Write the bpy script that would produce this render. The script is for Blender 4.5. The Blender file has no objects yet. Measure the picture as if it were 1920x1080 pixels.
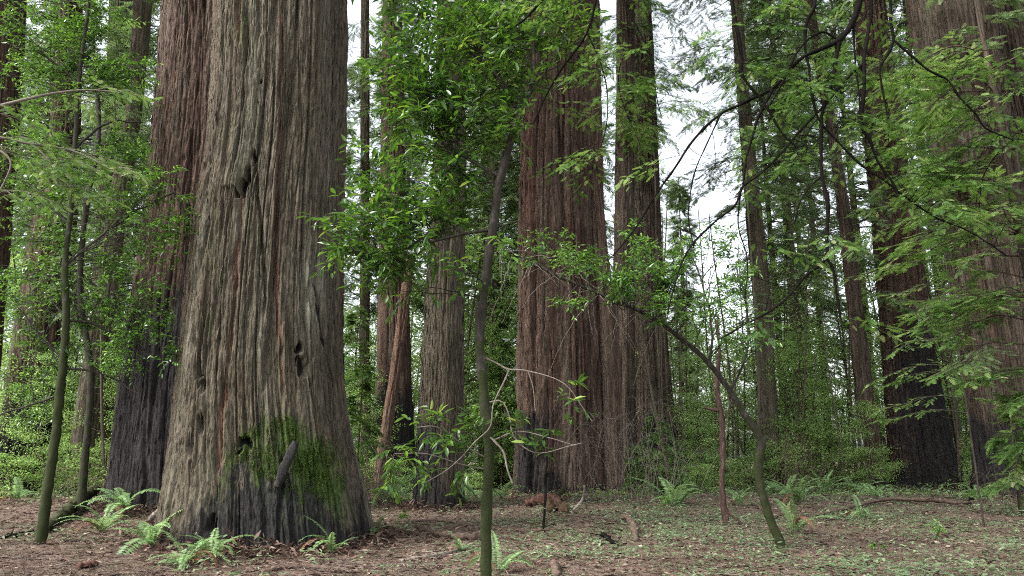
import bpy, math, random
import numpy as np
from mathutils import Vector

SEED = 7
rng = np.random.default_rng(SEED)
S = bpy.context.scene
COL = S.collection
F = 1450.0                     # focal length in photo pixels (1920 wide)
PITCH = math.radians(12.4)
CAM = np.array([0.0, 0.0, 1.6])
cp, sp = math.cos(PITCH), math.sin(PITCH)

# ------------------------------------------------------------------ camera maths
def ray(px, py):
    u, v = (px-960)/F, (540-py)/F
    return np.array([u, cp - v*sp, sp + v*cp])
def P(px, py, Y):
    d = ray(px, py)
    return CAM + d*(Y/d[1])
def mpp(px, py, Y):            # metres per photo pixel at that point
    return Y/ray(px, py)[1]/F

# ------------------------------------------------------------------ noise
_perm = rng.permutation(256)
_perm = np.concatenate([_perm, _perm, _perm])
_g = rng.normal(size=(256, 3)); _g /= np.linalg.norm(_g, axis=1)[:, None]
def perlin(p):
    p = np.asarray(p, dtype=np.float64)
    i = np.floor(p).astype(np.int64); f = p - i; i &= 255
    w = f*f*f*(f*(f*6-15)+10)
    out = 0
    for dx in (0, 1):
        wx = w[:, 0] if dx else 1-w[:, 0]
        a = _perm[(i[:, 0]+dx) & 255]
        for dy in (0, 1):
            wy = w[:, 1] if dy else 1-w[:, 1]
            b = _perm[(a + i[:, 1]+dy) & 255]
            for dz in (0, 1):
                wz = w[:, 2] if dz else 1-w[:, 2]
                g = _g[_perm[(b + i[:, 2]+dz) & 255]]
                out = out + wx*wy*wz*(g[:, 0]*(f[:, 0]-dx)+g[:, 1]*(f[:, 1]-dy)+g[:, 2]*(f[:, 2]-dz))
    return out*1.6
def fbm(p, o=4):
    p = np.asarray(p, dtype=np.float64)
    r = 0; a = 1.0
    for k in range(o):
        r = r + a*perlin(p*(2.03**k) + 13.7*k); a *= .5
    return r
def sstep(a, b, x):
    t = np.clip((x-a)/(b-a), 0, 1)
    return t*t*(3-2*t)

# ------------------------------------------------------------------ ground height
MOUNDS = [(-10.5, 25.0, 5.0, .42), (-4.4, 15.0, 3.0, -.12), (23, 47, 10, .35), (-1.2, 19.5, 3.0, .10), (1.2, 27, 3.0, .18),
          (6.5, 31, 4.0, .2), (11, 18, 3.5, .12), (14, 28, 5, .22)]
def gz(x, y):
    x = np.atleast_1d(np.asarray(x, float)); y = np.atleast_1d(np.asarray(y, float))
    x, y = np.broadcast_arrays(x, y)
    z = .10*fbm(np.stack([x*.22, y*.22, x*0+3.1], -1).reshape(-1, 3), 3).reshape(x.shape)
    z = z + .035*fbm(np.stack([x*1.3, y*1.3, x*0+9.1], -1).reshape(-1, 3), 3).reshape(x.shape)
    for a, b, r, h in MOUNDS:
        z = z + h*np.exp(-((x-a)**2+(y-b)**2)/(r*r))
    rr = np.hypot(x+4.55, y-16.5)-2.35
    z = z + .05*np.exp(-(rr/.55)**2)*(.6+.9*np.abs(np.sin(np.arctan2(y-16.5, x+4.55)*3.1+1)))
    return z
def g1(x, y): return float(gz(x, y)[0])
def PG(px, py):
    d = ray(px, py); z = 0.0
    for _ in range(12):
        t = (z-CAM[2])/d[2] if d[2] < -1e-4 else 60
        t = min(max(t, 1), 80)
        q = CAM + d*t
        z = .5*z + .5*g1(q[0], q[1])
    q[2] = g1(q[0], q[1])
    return q

# ------------------------------------------------------------------ mesh builder
class MB:
    def __init__(s): s.v = []; s.q = []; s.t = []; s.a = {}; s.n = 0; s.attrs = []
    def add(s, v, quads=None, tris=None, **attrs):
        v = np.asarray(v, np.float32).reshape(-1, 3)
        if quads is not None and len(quads): s.q.append(np.asarray(quads, np.int64)+s.n)
        if tris is not None and len(tris): s.t.append(np.asarray(tris, np.int64)+s.n)
        s.v.append(v); s.attrs.append((len(v), attrs)); s.n += len(v)
    def build(s, name, mat, parent=None, smooth=True, origin=None):
        me = bpy.data.meshes.new(name)
        V = np.concatenate(s.v) if s.v else np.zeros((0, 3), np.float32)
        o = np.zeros(3) if origin is None else np.asarray(origin, float)
        if parent is not None and origin is None: o = np.array(parent.location[:])
        V = (V - o).astype(np.float32)
        Q = np.concatenate(s.q) if s.q else np.zeros((0, 4), np.int64)
        T = np.concatenate(s.t) if s.t else np.zeros((0, 3), np.int64)
        me.vertices.add(len(V)); me.vertices.foreach_set('co', V.ravel())
        nl = Q.size + T.size
        me.loops.add(nl); me.loops.foreach_set('vertex_index', np.concatenate([Q.ravel(), T.ravel()]).astype(np.int32))
        me.polygons.add(len(Q)+len(T))
        ls = np.concatenate([np.arange(len(Q))*4, Q.size+np.arange(len(T))*3]).astype(np.int32)
        me.polygons.foreach_set('loop_start', ls)
        if smooth: me.polygons.foreach_set('use_smooth', np.ones(len(ls), bool))
        keys = set(k for _, a in s.attrs for k in a)
        for k in keys:
            arr = np.concatenate([np.broadcast_to(np.asarray(a.get(k, 0.0), np.float32), (n,)) for n, a in s.attrs])
            at = me.attributes.new(k, 'FLOAT', 'POINT'); at.data.foreach_set('value', np.ascontiguousarray(arr))
        me.update(calc_edges=True); me.validate() if len(V) < 0 else None
        me.materials.append(mat)
        ob = bpy.data.objects.new(name, me); COL.objects.link(ob)
        if parent is not None: ob.parent = parent
        elif origin is not None: ob.location = o
        return ob

def tag(o, label=None, cat=None, group=None, kind=None):
    if label: o['label'] = label
    if cat: o['category'] = cat
    if group: o['group'] = group
    if kind: o['kind'] = kind
    return o
def thing(name, label, cat, loc, group=None):
    o = bpy.data.objects.new(name, None); COL.objects.link(o); o.location = tuple(float(c) for c in loc)
    o.empty_display_size = .2
    return tag(o, label, cat, group)
def copy_tree(o, parent=None):
    c = o.copy(); COL.objects.link(c); c.parent = parent
    for ch in list(o.children): copy_tree(ch, c)
    return c

def norm(a): return a/np.maximum(np.linalg.norm(a, axis=-1, keepdims=True), 1e-9)

def tubes(mb, paths, radii, k=5, cap=False, **attrs):
    """M tubes of the same number of points: paths (M,n,3), radii (M,n)"""
    paths = np.asarray(paths, float); radii = np.asarray(radii, float)
    if paths.ndim == 2: paths = paths[None]; radii = radii[None]
    M, n, _ = paths.shape
    t = np.gradient(paths, axis=1); t = norm(t)
    ov = norm(paths[:, -1]-paths[:, 0])
    ref = np.where(np.abs(ov[:, 2:3]) > .7, np.array([[1., .1, 0]]), np.array([[0., .1, 1]]))
    ref = np.broadcast_to(ref[:, None, :], t.shape)
    a = norm(np.cross(t, ref)); b = np.cross(t, a)
    th = np.arange(k)*2*np.pi/k
    V = paths[:, :, None, :] + radii[:, :, None, None]*(a[:, :, None, :]*np.cos(th)[None, None, :, None] + b[:, :, None, :]*np.sin(th)[None, None, :, None])
    V = V.reshape(-1, 3)
    i = np.arange(n-1)[:, None]; j = np.arange(k)[None]
    q = np.stack([i*k+j, i*k+(j+1) % k, (i+1)*k+(j+1) % k, (i+1)*k+j], -1).reshape(-1, 4)
    Q = (q[None]+(np.arange(M)*n*k)[:, None, None]).reshape(-1, 4)
    T = []
    if cap and k > 2:
        for m in range(M):
            for base, rev in ((m*n*k, 1), (m*n*k+(n-1)*k, 0)):
                for j2 in range(1, k-1):
                    T.append([base, base+j2+1, base+j2] if rev else [base, base+j2, base+j2+1])
    mb.add(V, Q, T if T else None, **attrs)

def resample(pts, n):
    pts = np.asarray(pts, float)
    # Catmull-Rom through the points
    if len(pts) > 2:
        e = np.vstack([2*pts[0]-pts[1], pts, 2*pts[-1]-pts[-2]])
        out = []
        for i in range(1, len(e)-2):
            for t in np.linspace(0, 1, 8, endpoint=False):
                p0, p1, p2, p3 = e[i-1], e[i], e[i+1], e[i+2]
                out.append(.5*((2*p1)+(-p0+p2)*t+(2*p0-5*p1+4*p2-p3)*t*t+(-p0+3*p1-3*p2+p3)*t**3))
        out.append(e[-2]); pts = np.array(out)
    d = np.r_[0, np.cumsum(np.linalg.norm(np.diff(pts[:, :3], axis=0), axis=1))]
    s = np.linspace(0, d[-1], n)
    return np.stack([np.interp(s, d, pts[:, c]) for c in range(pts.shape[1])], -1)

# leaf templates: columns along, side, up
T_FAR = (np.array([[0, 0, 0], [.45, .5, .03], [1, 0, -.05], [.45, -.5, .03]]), np.array([[0, 1, 2, 3]]), None)
T_LEAF = (np.array([[0, 0, 0], [.25, .42, .07], [.25, -.42, .07], [.62, .46, .03], [.62, -.46, .03], [1, 0, -.12], [.25, 0, 0], [.62, 0, -.03]]),
          np.array([[1, 3, 7, 6], [6, 7, 4, 2]]), np.array([[0, 1, 6], [0, 6, 2], [3, 5, 7], [7, 5, 4]]))
def _spray(n=6, tw=.11):
    v = []; q = []
    def dia(p, d, L, w):
        s = np.array([-d[1], d[0], 0]); b = len(v)
        v.extend([p, p+d*L*.45+s*w, p+d*L, p+d*L*.45-s*w]); q.append([b, b+1, b+2, b+3])
    for i in range(n):
        x = .06+.80*i/(n-1)
        for sgn in (1, -1):
            a = math.radians(48-i*3); L = .46*(1-.62*x)*(1 if i else .75)
            dia(np.array([x+(.04 if sgn > 0 else 0), 0, 0]), np.array([math.cos(a), sgn*math.sin(a), -.12]), L, tw*.38)
    dia(np.array([0, 0, 0.]), np.array([1, 0, -.05]), 1.05, .035)
    dia(np.array([.75, 0, 0.]), np.array([1, 0, -.1]), .35, .04)
    return np.array(v), np.array(q), None
T_SPRAY = _spray(6)
T_SPRAY_FAR = _spray(3, .2)
def leaves(mb, tpl, pos, d, nrm, L, W, val):
    pos = np.asarray(pos); d = norm(np.asarray(d)); nrm = np.asarray(nrm)
    side = norm(np.cross(nrm, d)); up = np.cross(d, side)
    tv, tq, tt = tpl; k = len(tv); N = len(pos)
    L = np.broadcast_to(L, (N,)); W = np.broadcast_to(W, (N,))
    V = pos[:, None] + d[:, None]*(tv[None, :, 0:1]*L[:, None, None]) + side[:, None]*(tv[None, :, 1:2]*W[:, None, None]) + up[:, None]*(tv[None, :, 2:3]*L[:, None, None])
    off = (np.arange(N)*k)[:, None, None]
    Q = (tq[None]+off).reshape(-1, tq.shape[1])
    T = (tt[None]+off).reshape(-1, 3) if tt is not None else None
    mb.add(V.reshape(-1, 3), Q, T, val=np.repeat(np.broadcast_to(val, (N,)), k))

# ------------------------------------------------------------------ materials
def newmat(name):
    m = bpy.data.materials.new(name); m.use_nodes = True
    nt = m.node_tree; nt.nodes.clear()
    return m, nt, lambda t, **k: _nd(nt, t, **k)
def _nd(nt, t, **k):
    n = nt.nodes.new(t)
    for a, b in k.items():
        if a.startswith('i_'):
            key = a[2:].replace('_', ' ')
            n.inputs[key].default_value = b
        else: setattr(n, a, b)
    return n
def ramp(nt, stops):
    r = nt.nodes.new('ShaderNodeValToRGB'); e = r.color_ramp.elements
    e[0].position, e[0].color = stops[0][0], (*stops[0][1], 1); e[1].position, e[1].color = stops[-1][0], (*stops[-1][1], 1)
    for p, c in stops[1:-1]:
        x = e.new(p); x.color = (*c, 1)
    return r
def mixc(nt, fac, a, b):
    m = nt.nodes.new('ShaderNodeMix'); m.data_type = 'RGBA'
    for s, v in ((m.inputs[0], fac), (m.inputs[6], a), (m.inputs[7], b)):
        if hasattr(v, 'is_linked') or hasattr(v, 'links'): nt.links.new(v, s)
        elif isinstance(v, (tuple, list)): s.default_value = (*v, 1)
        else: s.default_value = v
    return m.outputs[2]
def math_(nt, op, a, b=None, c=None):
    m = nt.nodes.new('ShaderNodeMath'); m.operation = op
    for i, v in enumerate((a, b, c)):
        if v is None: continue
        if hasattr(v, 'links'): nt.links.new(v, m.inputs[i])
        else: m.inputs[i].default_value = v
    return m.outputs[0]
def tex(nt, vec, kind='noise', scale=5, detail=5, rough=.55, dist=0):
    n = nt.nodes.new('ShaderNodeTexNoise'); n.inputs['Scale'].default_value = scale; n.inputs['Detail'].default_value = detail
    n.inputs['Roughness'].default_value = rough; n.inputs['Distortion'].default_value = dist
    nt.links.new(vec, n.inputs['Vector'])
    return n.outputs['Fac']
def mapping(nt, vec, sc, loc=(0, 0, 0)):
    m = nt.nodes.new('ShaderNodeMapping'); m.inputs['Scale'].default_value = sc; m.inputs['Location'].default_value = loc
    nt.links.new(vec, m.inputs['Vector']); return m.outputs[0]
def attr(nt, name):
    a = nt.nodes.new('ShaderNodeAttribute'); a.attribute_name = name; return a.outputs['Fac']

def mat_bark(name, dark, mid, light, fs=9.0, stretch=.07, bump=.6, lichen=.3, bdist=.03):
    m, nt, nd = newmat(name); L = nt.links.new
    co = nd('ShaderNodeTexCoord').outputs['Object']
    vs = mapping(nt, co, (1, 1, stretch)); vs2 = mapping(nt, co, (1, 1, stretch*2.2), (5, 3, 1))
    n1 = tex(nt, vs, scale=fs, detail=9, rough=.68, dist=.2)
    n2 = tex(nt, vs2, scale=fs*4, detail=6, rough=.7)
    n3 = tex(nt, co, scale=.9, detail=4, rough=.6)
    n4 = tex(nt, mapping(nt, co, (1, 1, .45)), scale=26, detail=7, rough=.8)
    n5 = tex(nt, mapping(nt, co, (1, 1, .35)), scale=4.5, detail=7, rough=.75)
    c = ramp(nt, [(.34, tuple(x*.6 for x in dark)), (.42, dark), (.50, mid), (.60, light), (.72, mid)]); L(n1, c.inputs[0])
    c2 = ramp(nt, [(.3, tuple(x*.55 for x in mid)), (.5, mid), (.7, tuple(min(1, x*1.35) for x in light))]); L(n2, c2.inputs[0])
    col = mixc(nt, .45, c.outputs[0], c2.outputs[0])
    n6 = tex(nt, mapping(nt, co, (1, 1, stretch*.8), (2, 9, 4)), scale=fs*1.3, detail=4, rough=.6, dist=.3)
    ck = math_(nt, 'ABSOLUTE', math_(nt, 'SUBTRACT', n6, .5)); ckr = ramp(nt, [(.0, (1, 1, 1)), (.035, (0, 0, 0))]); L(ck, ckr.inputs[0])
    col = mixc(nt, math_(nt, 'MULTIPLY', ckr.outputs[0], .85), col, tuple(x*.45 for x in dark))  # dark crack lines: shade of the bark fissures put into the colour
    n7 = tex(nt, mapping(nt, co, (1, 1, .22)), scale=1.7, detail=6, rough=.7)
    pr = ramp(nt, [(.42, (1, 1, 1)), (.60, (0, 0, 0))]); L(n7, pr.inputs[0])
    dk = nd('ShaderNodeMix'); dk.data_type = 'RGBA'; dk.blend_type = 'MULTIPLY'; dk.inputs[0].default_value = 1
    L(col, dk.inputs[6]); dk.inputs[7].default_value = (.62, .53, .47, 1)
    col = mixc(nt, math_(nt, 'MULTIPLY', pr.outputs[0], .8), col, dk.outputs[2])
    # grey-green lichen film in large soft patches
    lf = math_(nt, 'MULTIPLY', math_(nt, 'SMOOTHSTEP' if False else 'MULTIPLY', n3, n4), lichen*2.4)
    lf = math_(nt, 'MINIMUM', lf, .85)
    col = mixc(nt, lf, col, (.12, .115, .07))
    pale = math_(nt, 'MULTIPLY', attr(nt, 'pale'), math_(nt, 'ADD', n2, .25))
    col = mixc(nt, math_(nt, 'MINIMUM', pale, 1.0), col, (.36, .36, .27))
    red = attr(nt, 'red')
    col = mixc(nt, math_(nt, 'MULTIPLY', red, .62), col, (.125, .052, .035))
    ms = attr(nt, 'moss')
    msn = math_(nt, 'ADD', ms, math_(nt, 'MULTIPLY', math_(nt, 'SUBTRACT', n5, .5), 3.2))
    msn = math_(nt, 'ADD', msn, math_(nt, 'MULTIPLY', math_(nt, 'SUBTRACT', n2, .5), 1.6))
    mr = ramp(nt, [(.34, (0, 0, 0)), (.80, (1, 1, 1))]); L(msn, mr.inputs[0])
    mf = math_(nt, 'MULTIPLY', mr.outputs[0], sst := math_(nt, 'MINIMUM', math_(nt, 'MULTIPLY', ms, 3.0), .92))
    mcol = ramp(nt, [(.3, (.012, .022, .006)), (.45, (.030, .055, .010)), (.70, (.075, .135, .018))]); L(n4, mcol.inputs[0])
    col = mixc(nt, mf, col, mcol.outputs[0])
    ch = attr(nt, 'char')
    chn = math_(nt, 'ADD', ch, math_(nt, 'MULTIPLY', math_(nt, 'SUBTRACT', n1, .5), 2.4))
    chn = math_(nt, 'ADD', chn, math_(nt, 'MULTIPLY', math_(nt, 'SUBTRACT', n5, .5), 2.8))
    cr = ramp(nt, [(.22, (0, 0, 0)), (.62, (1, 1, 1))]); L(chn, cr.inputs[0])
    cf = math_(nt, 'MULTIPLY', cr.outputs[0], math_(nt, 'MINIMUM', math_(nt, 'MULTIPLY', ch, 3.0), .95))
    ccol = ramp(nt, [(.35, (.007, .007, .007)), (.7, (.028, .026, .026))]); L(n4, ccol.inputs[0])
    col = mixc(nt, cf, col, ccol.outputs[0])
    bs = nd('ShaderNodeBsdfPrincipled'); bs.inputs['Roughness'].default_value = .9
    bs.inputs['Specular IOR Level'].default_value = .25
    L(col, bs.inputs['Base Color'])
    h = math_(nt, 'ADD', math_(nt, 'MULTIPLY_ADD', ckr.outputs[0], -.35, n1), math_(nt, 'MULTIPLY', n2, .6)); h = math_(nt, 'ADD', h, math_(nt, 'MULTIPLY', n4, .25))
    b = nd('ShaderNodeBump'); b.inputs['Strength'].default_value = bump; b.inputs['Distance'].default_value = bdist
    L(h, b.inputs['Height']); L(b.outputs[0], bs.inputs['Normal'])
    o = nd('ShaderNodeOutputMaterial'); L(bs.outputs[0], o.inputs[0])
    return m

def mat_leaf(name, stops, rough=.45, trans=.45, spec=.4, tcol=None, gain=1.0):
    m, nt, nd = newmat(name); L = nt.links.new
    a = attr(nt, 'val')
    oi = nd('ShaderNodeObjectInfo').outputs['Random']
    v = math_(nt, 'ADD', a, math_(nt, 'MULTIPLY', math_(nt, 'SUBTRACT', oi, .5), .15))
    r = ramp(nt, stops); L(v, r.inputs[0])
    bs = nd('ShaderNodeBsdfPrincipled'); bs.inputs['Roughness'].default_value = rough; bs.inputs['Specular IOR Level'].default_value = spec
    L(r.outputs[0], bs.inputs['Base Color'])
    tr = nd('ShaderNodeBsdfTranslucent')
    hs = nd('ShaderNodeHueSaturation'); hs.inputs['Value'].default_value = 1.7; hs.inputs['Saturation'].default_value = 1.1; hs.inputs['Hue'].default_value = .485
    L(r.outputs[0], hs.inputs['Color']); L(hs.outputs[0], tr.inputs[0])
    mx = nd('ShaderNodeMixShader'); mx.inputs[0].default_value = trans
    L(bs.outputs[0], mx.inputs[1]); L(tr.outputs[0], mx.inputs[2])
    o = nd('ShaderNodeOutputMaterial'); L(mx.outputs[0], o.inputs[0])
    return m

def mat_simple(name, stops, scale=8, stretch=(1, 1, 1), rough=.85, bump=.4, moss=0.0, spec=.15):
    m, nt, nd = newmat(name); L = nt.links.new
    co = nd('ShaderNodeTexCoord').outputs['Object']; v = mapping(nt, co, stretch)
    n = tex(nt, v, scale=scale, detail=8, rough=.7); r = ramp(nt, stops); L(n, r.inputs[0])
    col = r.outputs[0]
    n5 = tex(nt, co, scale=scale*5, detail=4, rough=.7)
    if moss > 0:
        n2 = tex(nt, co, scale=7, detail=5, rough=.7)
        ms = attr(nt, 'moss')
        x = math_(nt, 'ADD', math_(nt, 'MULTIPLY', n2, 1.5), math_(nt, 'SUBTRACT', ms, 1.05))
        rr = ramp(nt, [(.40, (0, 0, 0)), (.58, (1, 1, 1))]); L(x, rr.inputs[0])
        mc = ramp(nt, [(.3, (.010, .014, .005)), (.7, (.036, .046, .014))]); L(n5, mc.inputs[0])
        col = mixc(nt, math_(nt, 'MULTIPLY', rr.outputs[0], moss), col, mc.outputs[0])
    bs = nd('ShaderNodeBsdfPrincipled'); bs.inputs['Roughness'].default_value = rough; bs.inputs['Specular IOR Level'].default_value = spec
    L(col, bs.inputs['Base Color'])
    b = nd('ShaderNodeBump'); b.inputs['Strength'].default_value = bump; b.inputs['Distance'].default_value = .01
    L(math_(nt, 'ADD', n, n5), b.inputs['Height']); L(b.outputs[0], bs.inputs['Normal'])
    o = nd('ShaderNodeOutputMaterial'); L(bs.outputs[0], o.inputs[0])
    return m

def mat_ground():
    m, nt, nd = newmat('forest_floor'); L = nt.links.new
    co = nd('ShaderNodeTexCoord').outputs['Object']
    n1 = tex(nt, co, scale=.35, detail=5, rough=.6); n2 = tex(nt, co, scale=6, detail=9, rough=.75); n3 = tex(nt, co, scale=40, detail=6, rough=.8)
    r = ramp(nt, [(.36, (.024, .016, .012)), (.46, (.085, .057, .043)), (.56, (.165, .115, .088)), (.70, (.30, .23, .185))]); L(math_(nt, 'MULTIPLY_ADD', n3, .6, math_(nt, 'MULTIPLY', n2, .42)), r.inputs[0])
    r2 = ramp(nt, [(.48, (0, 0, 0)), (.62, (1, 1, 1))]); L(math_(nt, 'MULTIPLY_ADD', n2, .35, math_(nt, 'MULTIPLY', n1, .68)), r2.inputs[0])
    g = ramp(nt, [(.35, (.035, .045, .02)), (.65, (.10, .125, .055))]); L(n3, g.inputs[0])
    col = mixc(nt, math_(nt, 'MULTIPLY', r2.outputs[0], .55), r.outputs[0], g.outputs[0])
    bs = nd('ShaderNodeBsdfPrincipled'); bs.inputs['Roughness'].default_value = .95; bs.inputs['Specular IOR Level'].default_value = .2
    L(col, bs.inputs['Base Color'])
    b = nd('ShaderNodeBump'); b.inputs['Strength'].default_value = .9; b.inputs['Distance'].default_value = .05
    L(math_(nt, 'ADD', n2, math_(nt, 'MULTIPLY', n3, .5)), b.inputs['Height']); L(b.outputs[0], bs.inputs['Normal'])
    o = nd('ShaderNodeOutputMaterial'); L(bs.outputs[0], o.inputs[0])
    return m

M = {}
M['bark_grey'] = mat_bark('redwood_bark_weathered', (.016, .011, .009), (.064, .047, .037), (.138, .106, .085), fs=8, lichen=.48, bump=1.0, bdist=.03)
M['bark'] = mat_bark('redwood_bark', (.022, .013, .010), (.080, .047, .036), (.170, .110, .088), fs=7, lichen=.15, bump=.8, bdist=.04)
M['bark_dim'] = mat_bark('old_redwood_bark', (.019, .013, .010), (.062, .043, .034), (.125, .092, .076), fs=5, lichen=.2, bump=.8, bdist=.05)
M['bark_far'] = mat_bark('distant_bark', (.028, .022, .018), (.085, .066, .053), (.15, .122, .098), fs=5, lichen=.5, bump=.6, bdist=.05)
M['snag'] = mat_bark('split_wood', (.04, .022, .014), (.115, .064, .043), (.22, .138, .098), fs=14, lichen=.05, bump=.7)
M['sapling'] = mat_simple('sapling_bark', [(.3, (.014, .012, .010)), (.55, (.038, .033, .027)), (.75, (.10, .09, .075))], scale=16, stretch=(1, 1, .4), moss=.95)
M['black_branch'] = mat_simple('dark_branch_bark', [(.3, (.004, .0035, .003)), (.6, (.009, .008, .007)), (.8, (.03, .026, .022))], scale=20, spec=.03)
M['twig_pale'] = mat_simple('bleached_twig', [(.3, (.09, .075, .06)), (.6, (.19, .165, .135)), (.8, (.32, .29, .245))], scale=20, moss=.0)
M['twig_brown'] = mat_simple('brown_twig', [(.3, (.05, .034, .027)), (.6, (.15, .108, .085)), (.8, (.28, .215, .175))], scale=20)
M['deadwood'] = mat_simple('fallen_wood', [(.3, (.03, .021, .016)), (.55, (.10, .07, .054)), (.8, (.23, .175, .14))], scale=14, moss=.9)
M['redlog'] = mat_simple('rotten_red_wood', [(.3, (.025, .013, .010)), (.55, (.085, .042, .030)), (.8, (.17, .10, .075))], scale=9, moss=.6)
M['redstem'] = mat_simple('peeling_red_bark', [(.3, (.022, .014, .012)), (.55, (.058, .034, .028)), (.8, (.19, .145, .125))], scale=14, stretch=(1, 1, .25))
M['leaf_bay'] = mat_leaf('glossy_leaf', [(0, (.016, .045, .010)), (.5, (.052, .122, .020)), (.85, (.12, .23, .038)), (1, (.25, .33, .08))], rough=.28, trans=.38, spec=.6)
M['leaf_mid'] = mat_leaf('green_leaf', [(0, (.014, .042, .008)), (.5, (.055, .14, .022)), (.85, (.13, .26, .05)), (1, (.22, .34, .12))], rough=.27, trans=.36, spec=.65)
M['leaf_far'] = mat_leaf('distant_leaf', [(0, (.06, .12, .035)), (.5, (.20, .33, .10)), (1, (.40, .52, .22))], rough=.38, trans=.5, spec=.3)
M['needle'] = mat_leaf('redwood_needle', [(0, (.016, .040, .010)), (.5, (.060, .130, .028)), (.85, (.15, .23, .07)), (1, (.26, .30, .15))], rough=.6, trans=.42, spec=.2)
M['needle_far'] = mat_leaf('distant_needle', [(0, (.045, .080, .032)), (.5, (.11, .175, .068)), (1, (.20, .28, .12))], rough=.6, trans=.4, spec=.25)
M['fern'] = mat_leaf('fern_leaf', [(0, (.045, .085, .03)), (.5, (.125, .22, .085)), (.9, (.22, .34, .14)), (1, (.28, .34, .13))], rough=.5, trans=.35, spec=.35)
M['moss'] = mat_leaf('moss_tuft', [(0, (.014, .024, .006)), (.5, (.042, .075, .012)), (1, (.11, .17, .03))], rough=.9, trans=.25, spec=.1)
M['fern_dead'] = mat_leaf('dead_fern_leaf', [(0, (.08, .045, .028)), (.5, (.19, .10, .06)), (1, (.32, .20, .13))], rough=.8, trans=.25, spec=.2)
M['clover'] = mat_leaf('clover_leaf', [(0, (.05, .085, .04)), (.5, (.13, .195, .095)), (1, (.26, .34, .19))], rough=.5, trans=.35, spec=.35)
M['litter'] = mat_leaf('dry_litter', [(0, (.024, .015, .011)), (.4, (.095, .060, .045)), (.75, (.19, .138, .106)), (1, (.34, .28, .225))], rough=.85, trans=.1, spec=.2)
M['ground'] = mat_ground()

# ------------------------------------------------------------------ ground
def grid_axis(lo, hi, n, c, k):
    t = np.linspace(-1, 1, n)
    a = np.sinh(t*k)/np.sinh(k)
    return np.where(a < 0, c+a*(c-lo), c+a*(hi-c))
gx = grid_axis(-260, 260, 620, 0, 4.2); gy = grid_axis(-200, 320, 700, 14, 4.2)
X, Y = np.meshgrid(gx, gy)
Zg = gz(X, Y)
nf = np.clip(1-(np.hypot(X, Y-14)/30), 0, 1)
Zg = Zg + nf*.02*fbm(np.stack([X*6, Y*6, X*0], -1).reshape(-1, 3), 3).reshape(X.shape)
mb = MB(); nx, ny = len(gx), len(gy)
i, j = np.meshgrid(np.arange(nx-1), np.arange(ny-1))
a = (j*nx+i).ravel()
mb.add(np.stack([X, Y, Zg], -1), np.stack([a, a+1, a+nx+1, a+nx], -1))
tag(mb.build('ground', M['ground']), kind='structure')

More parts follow.
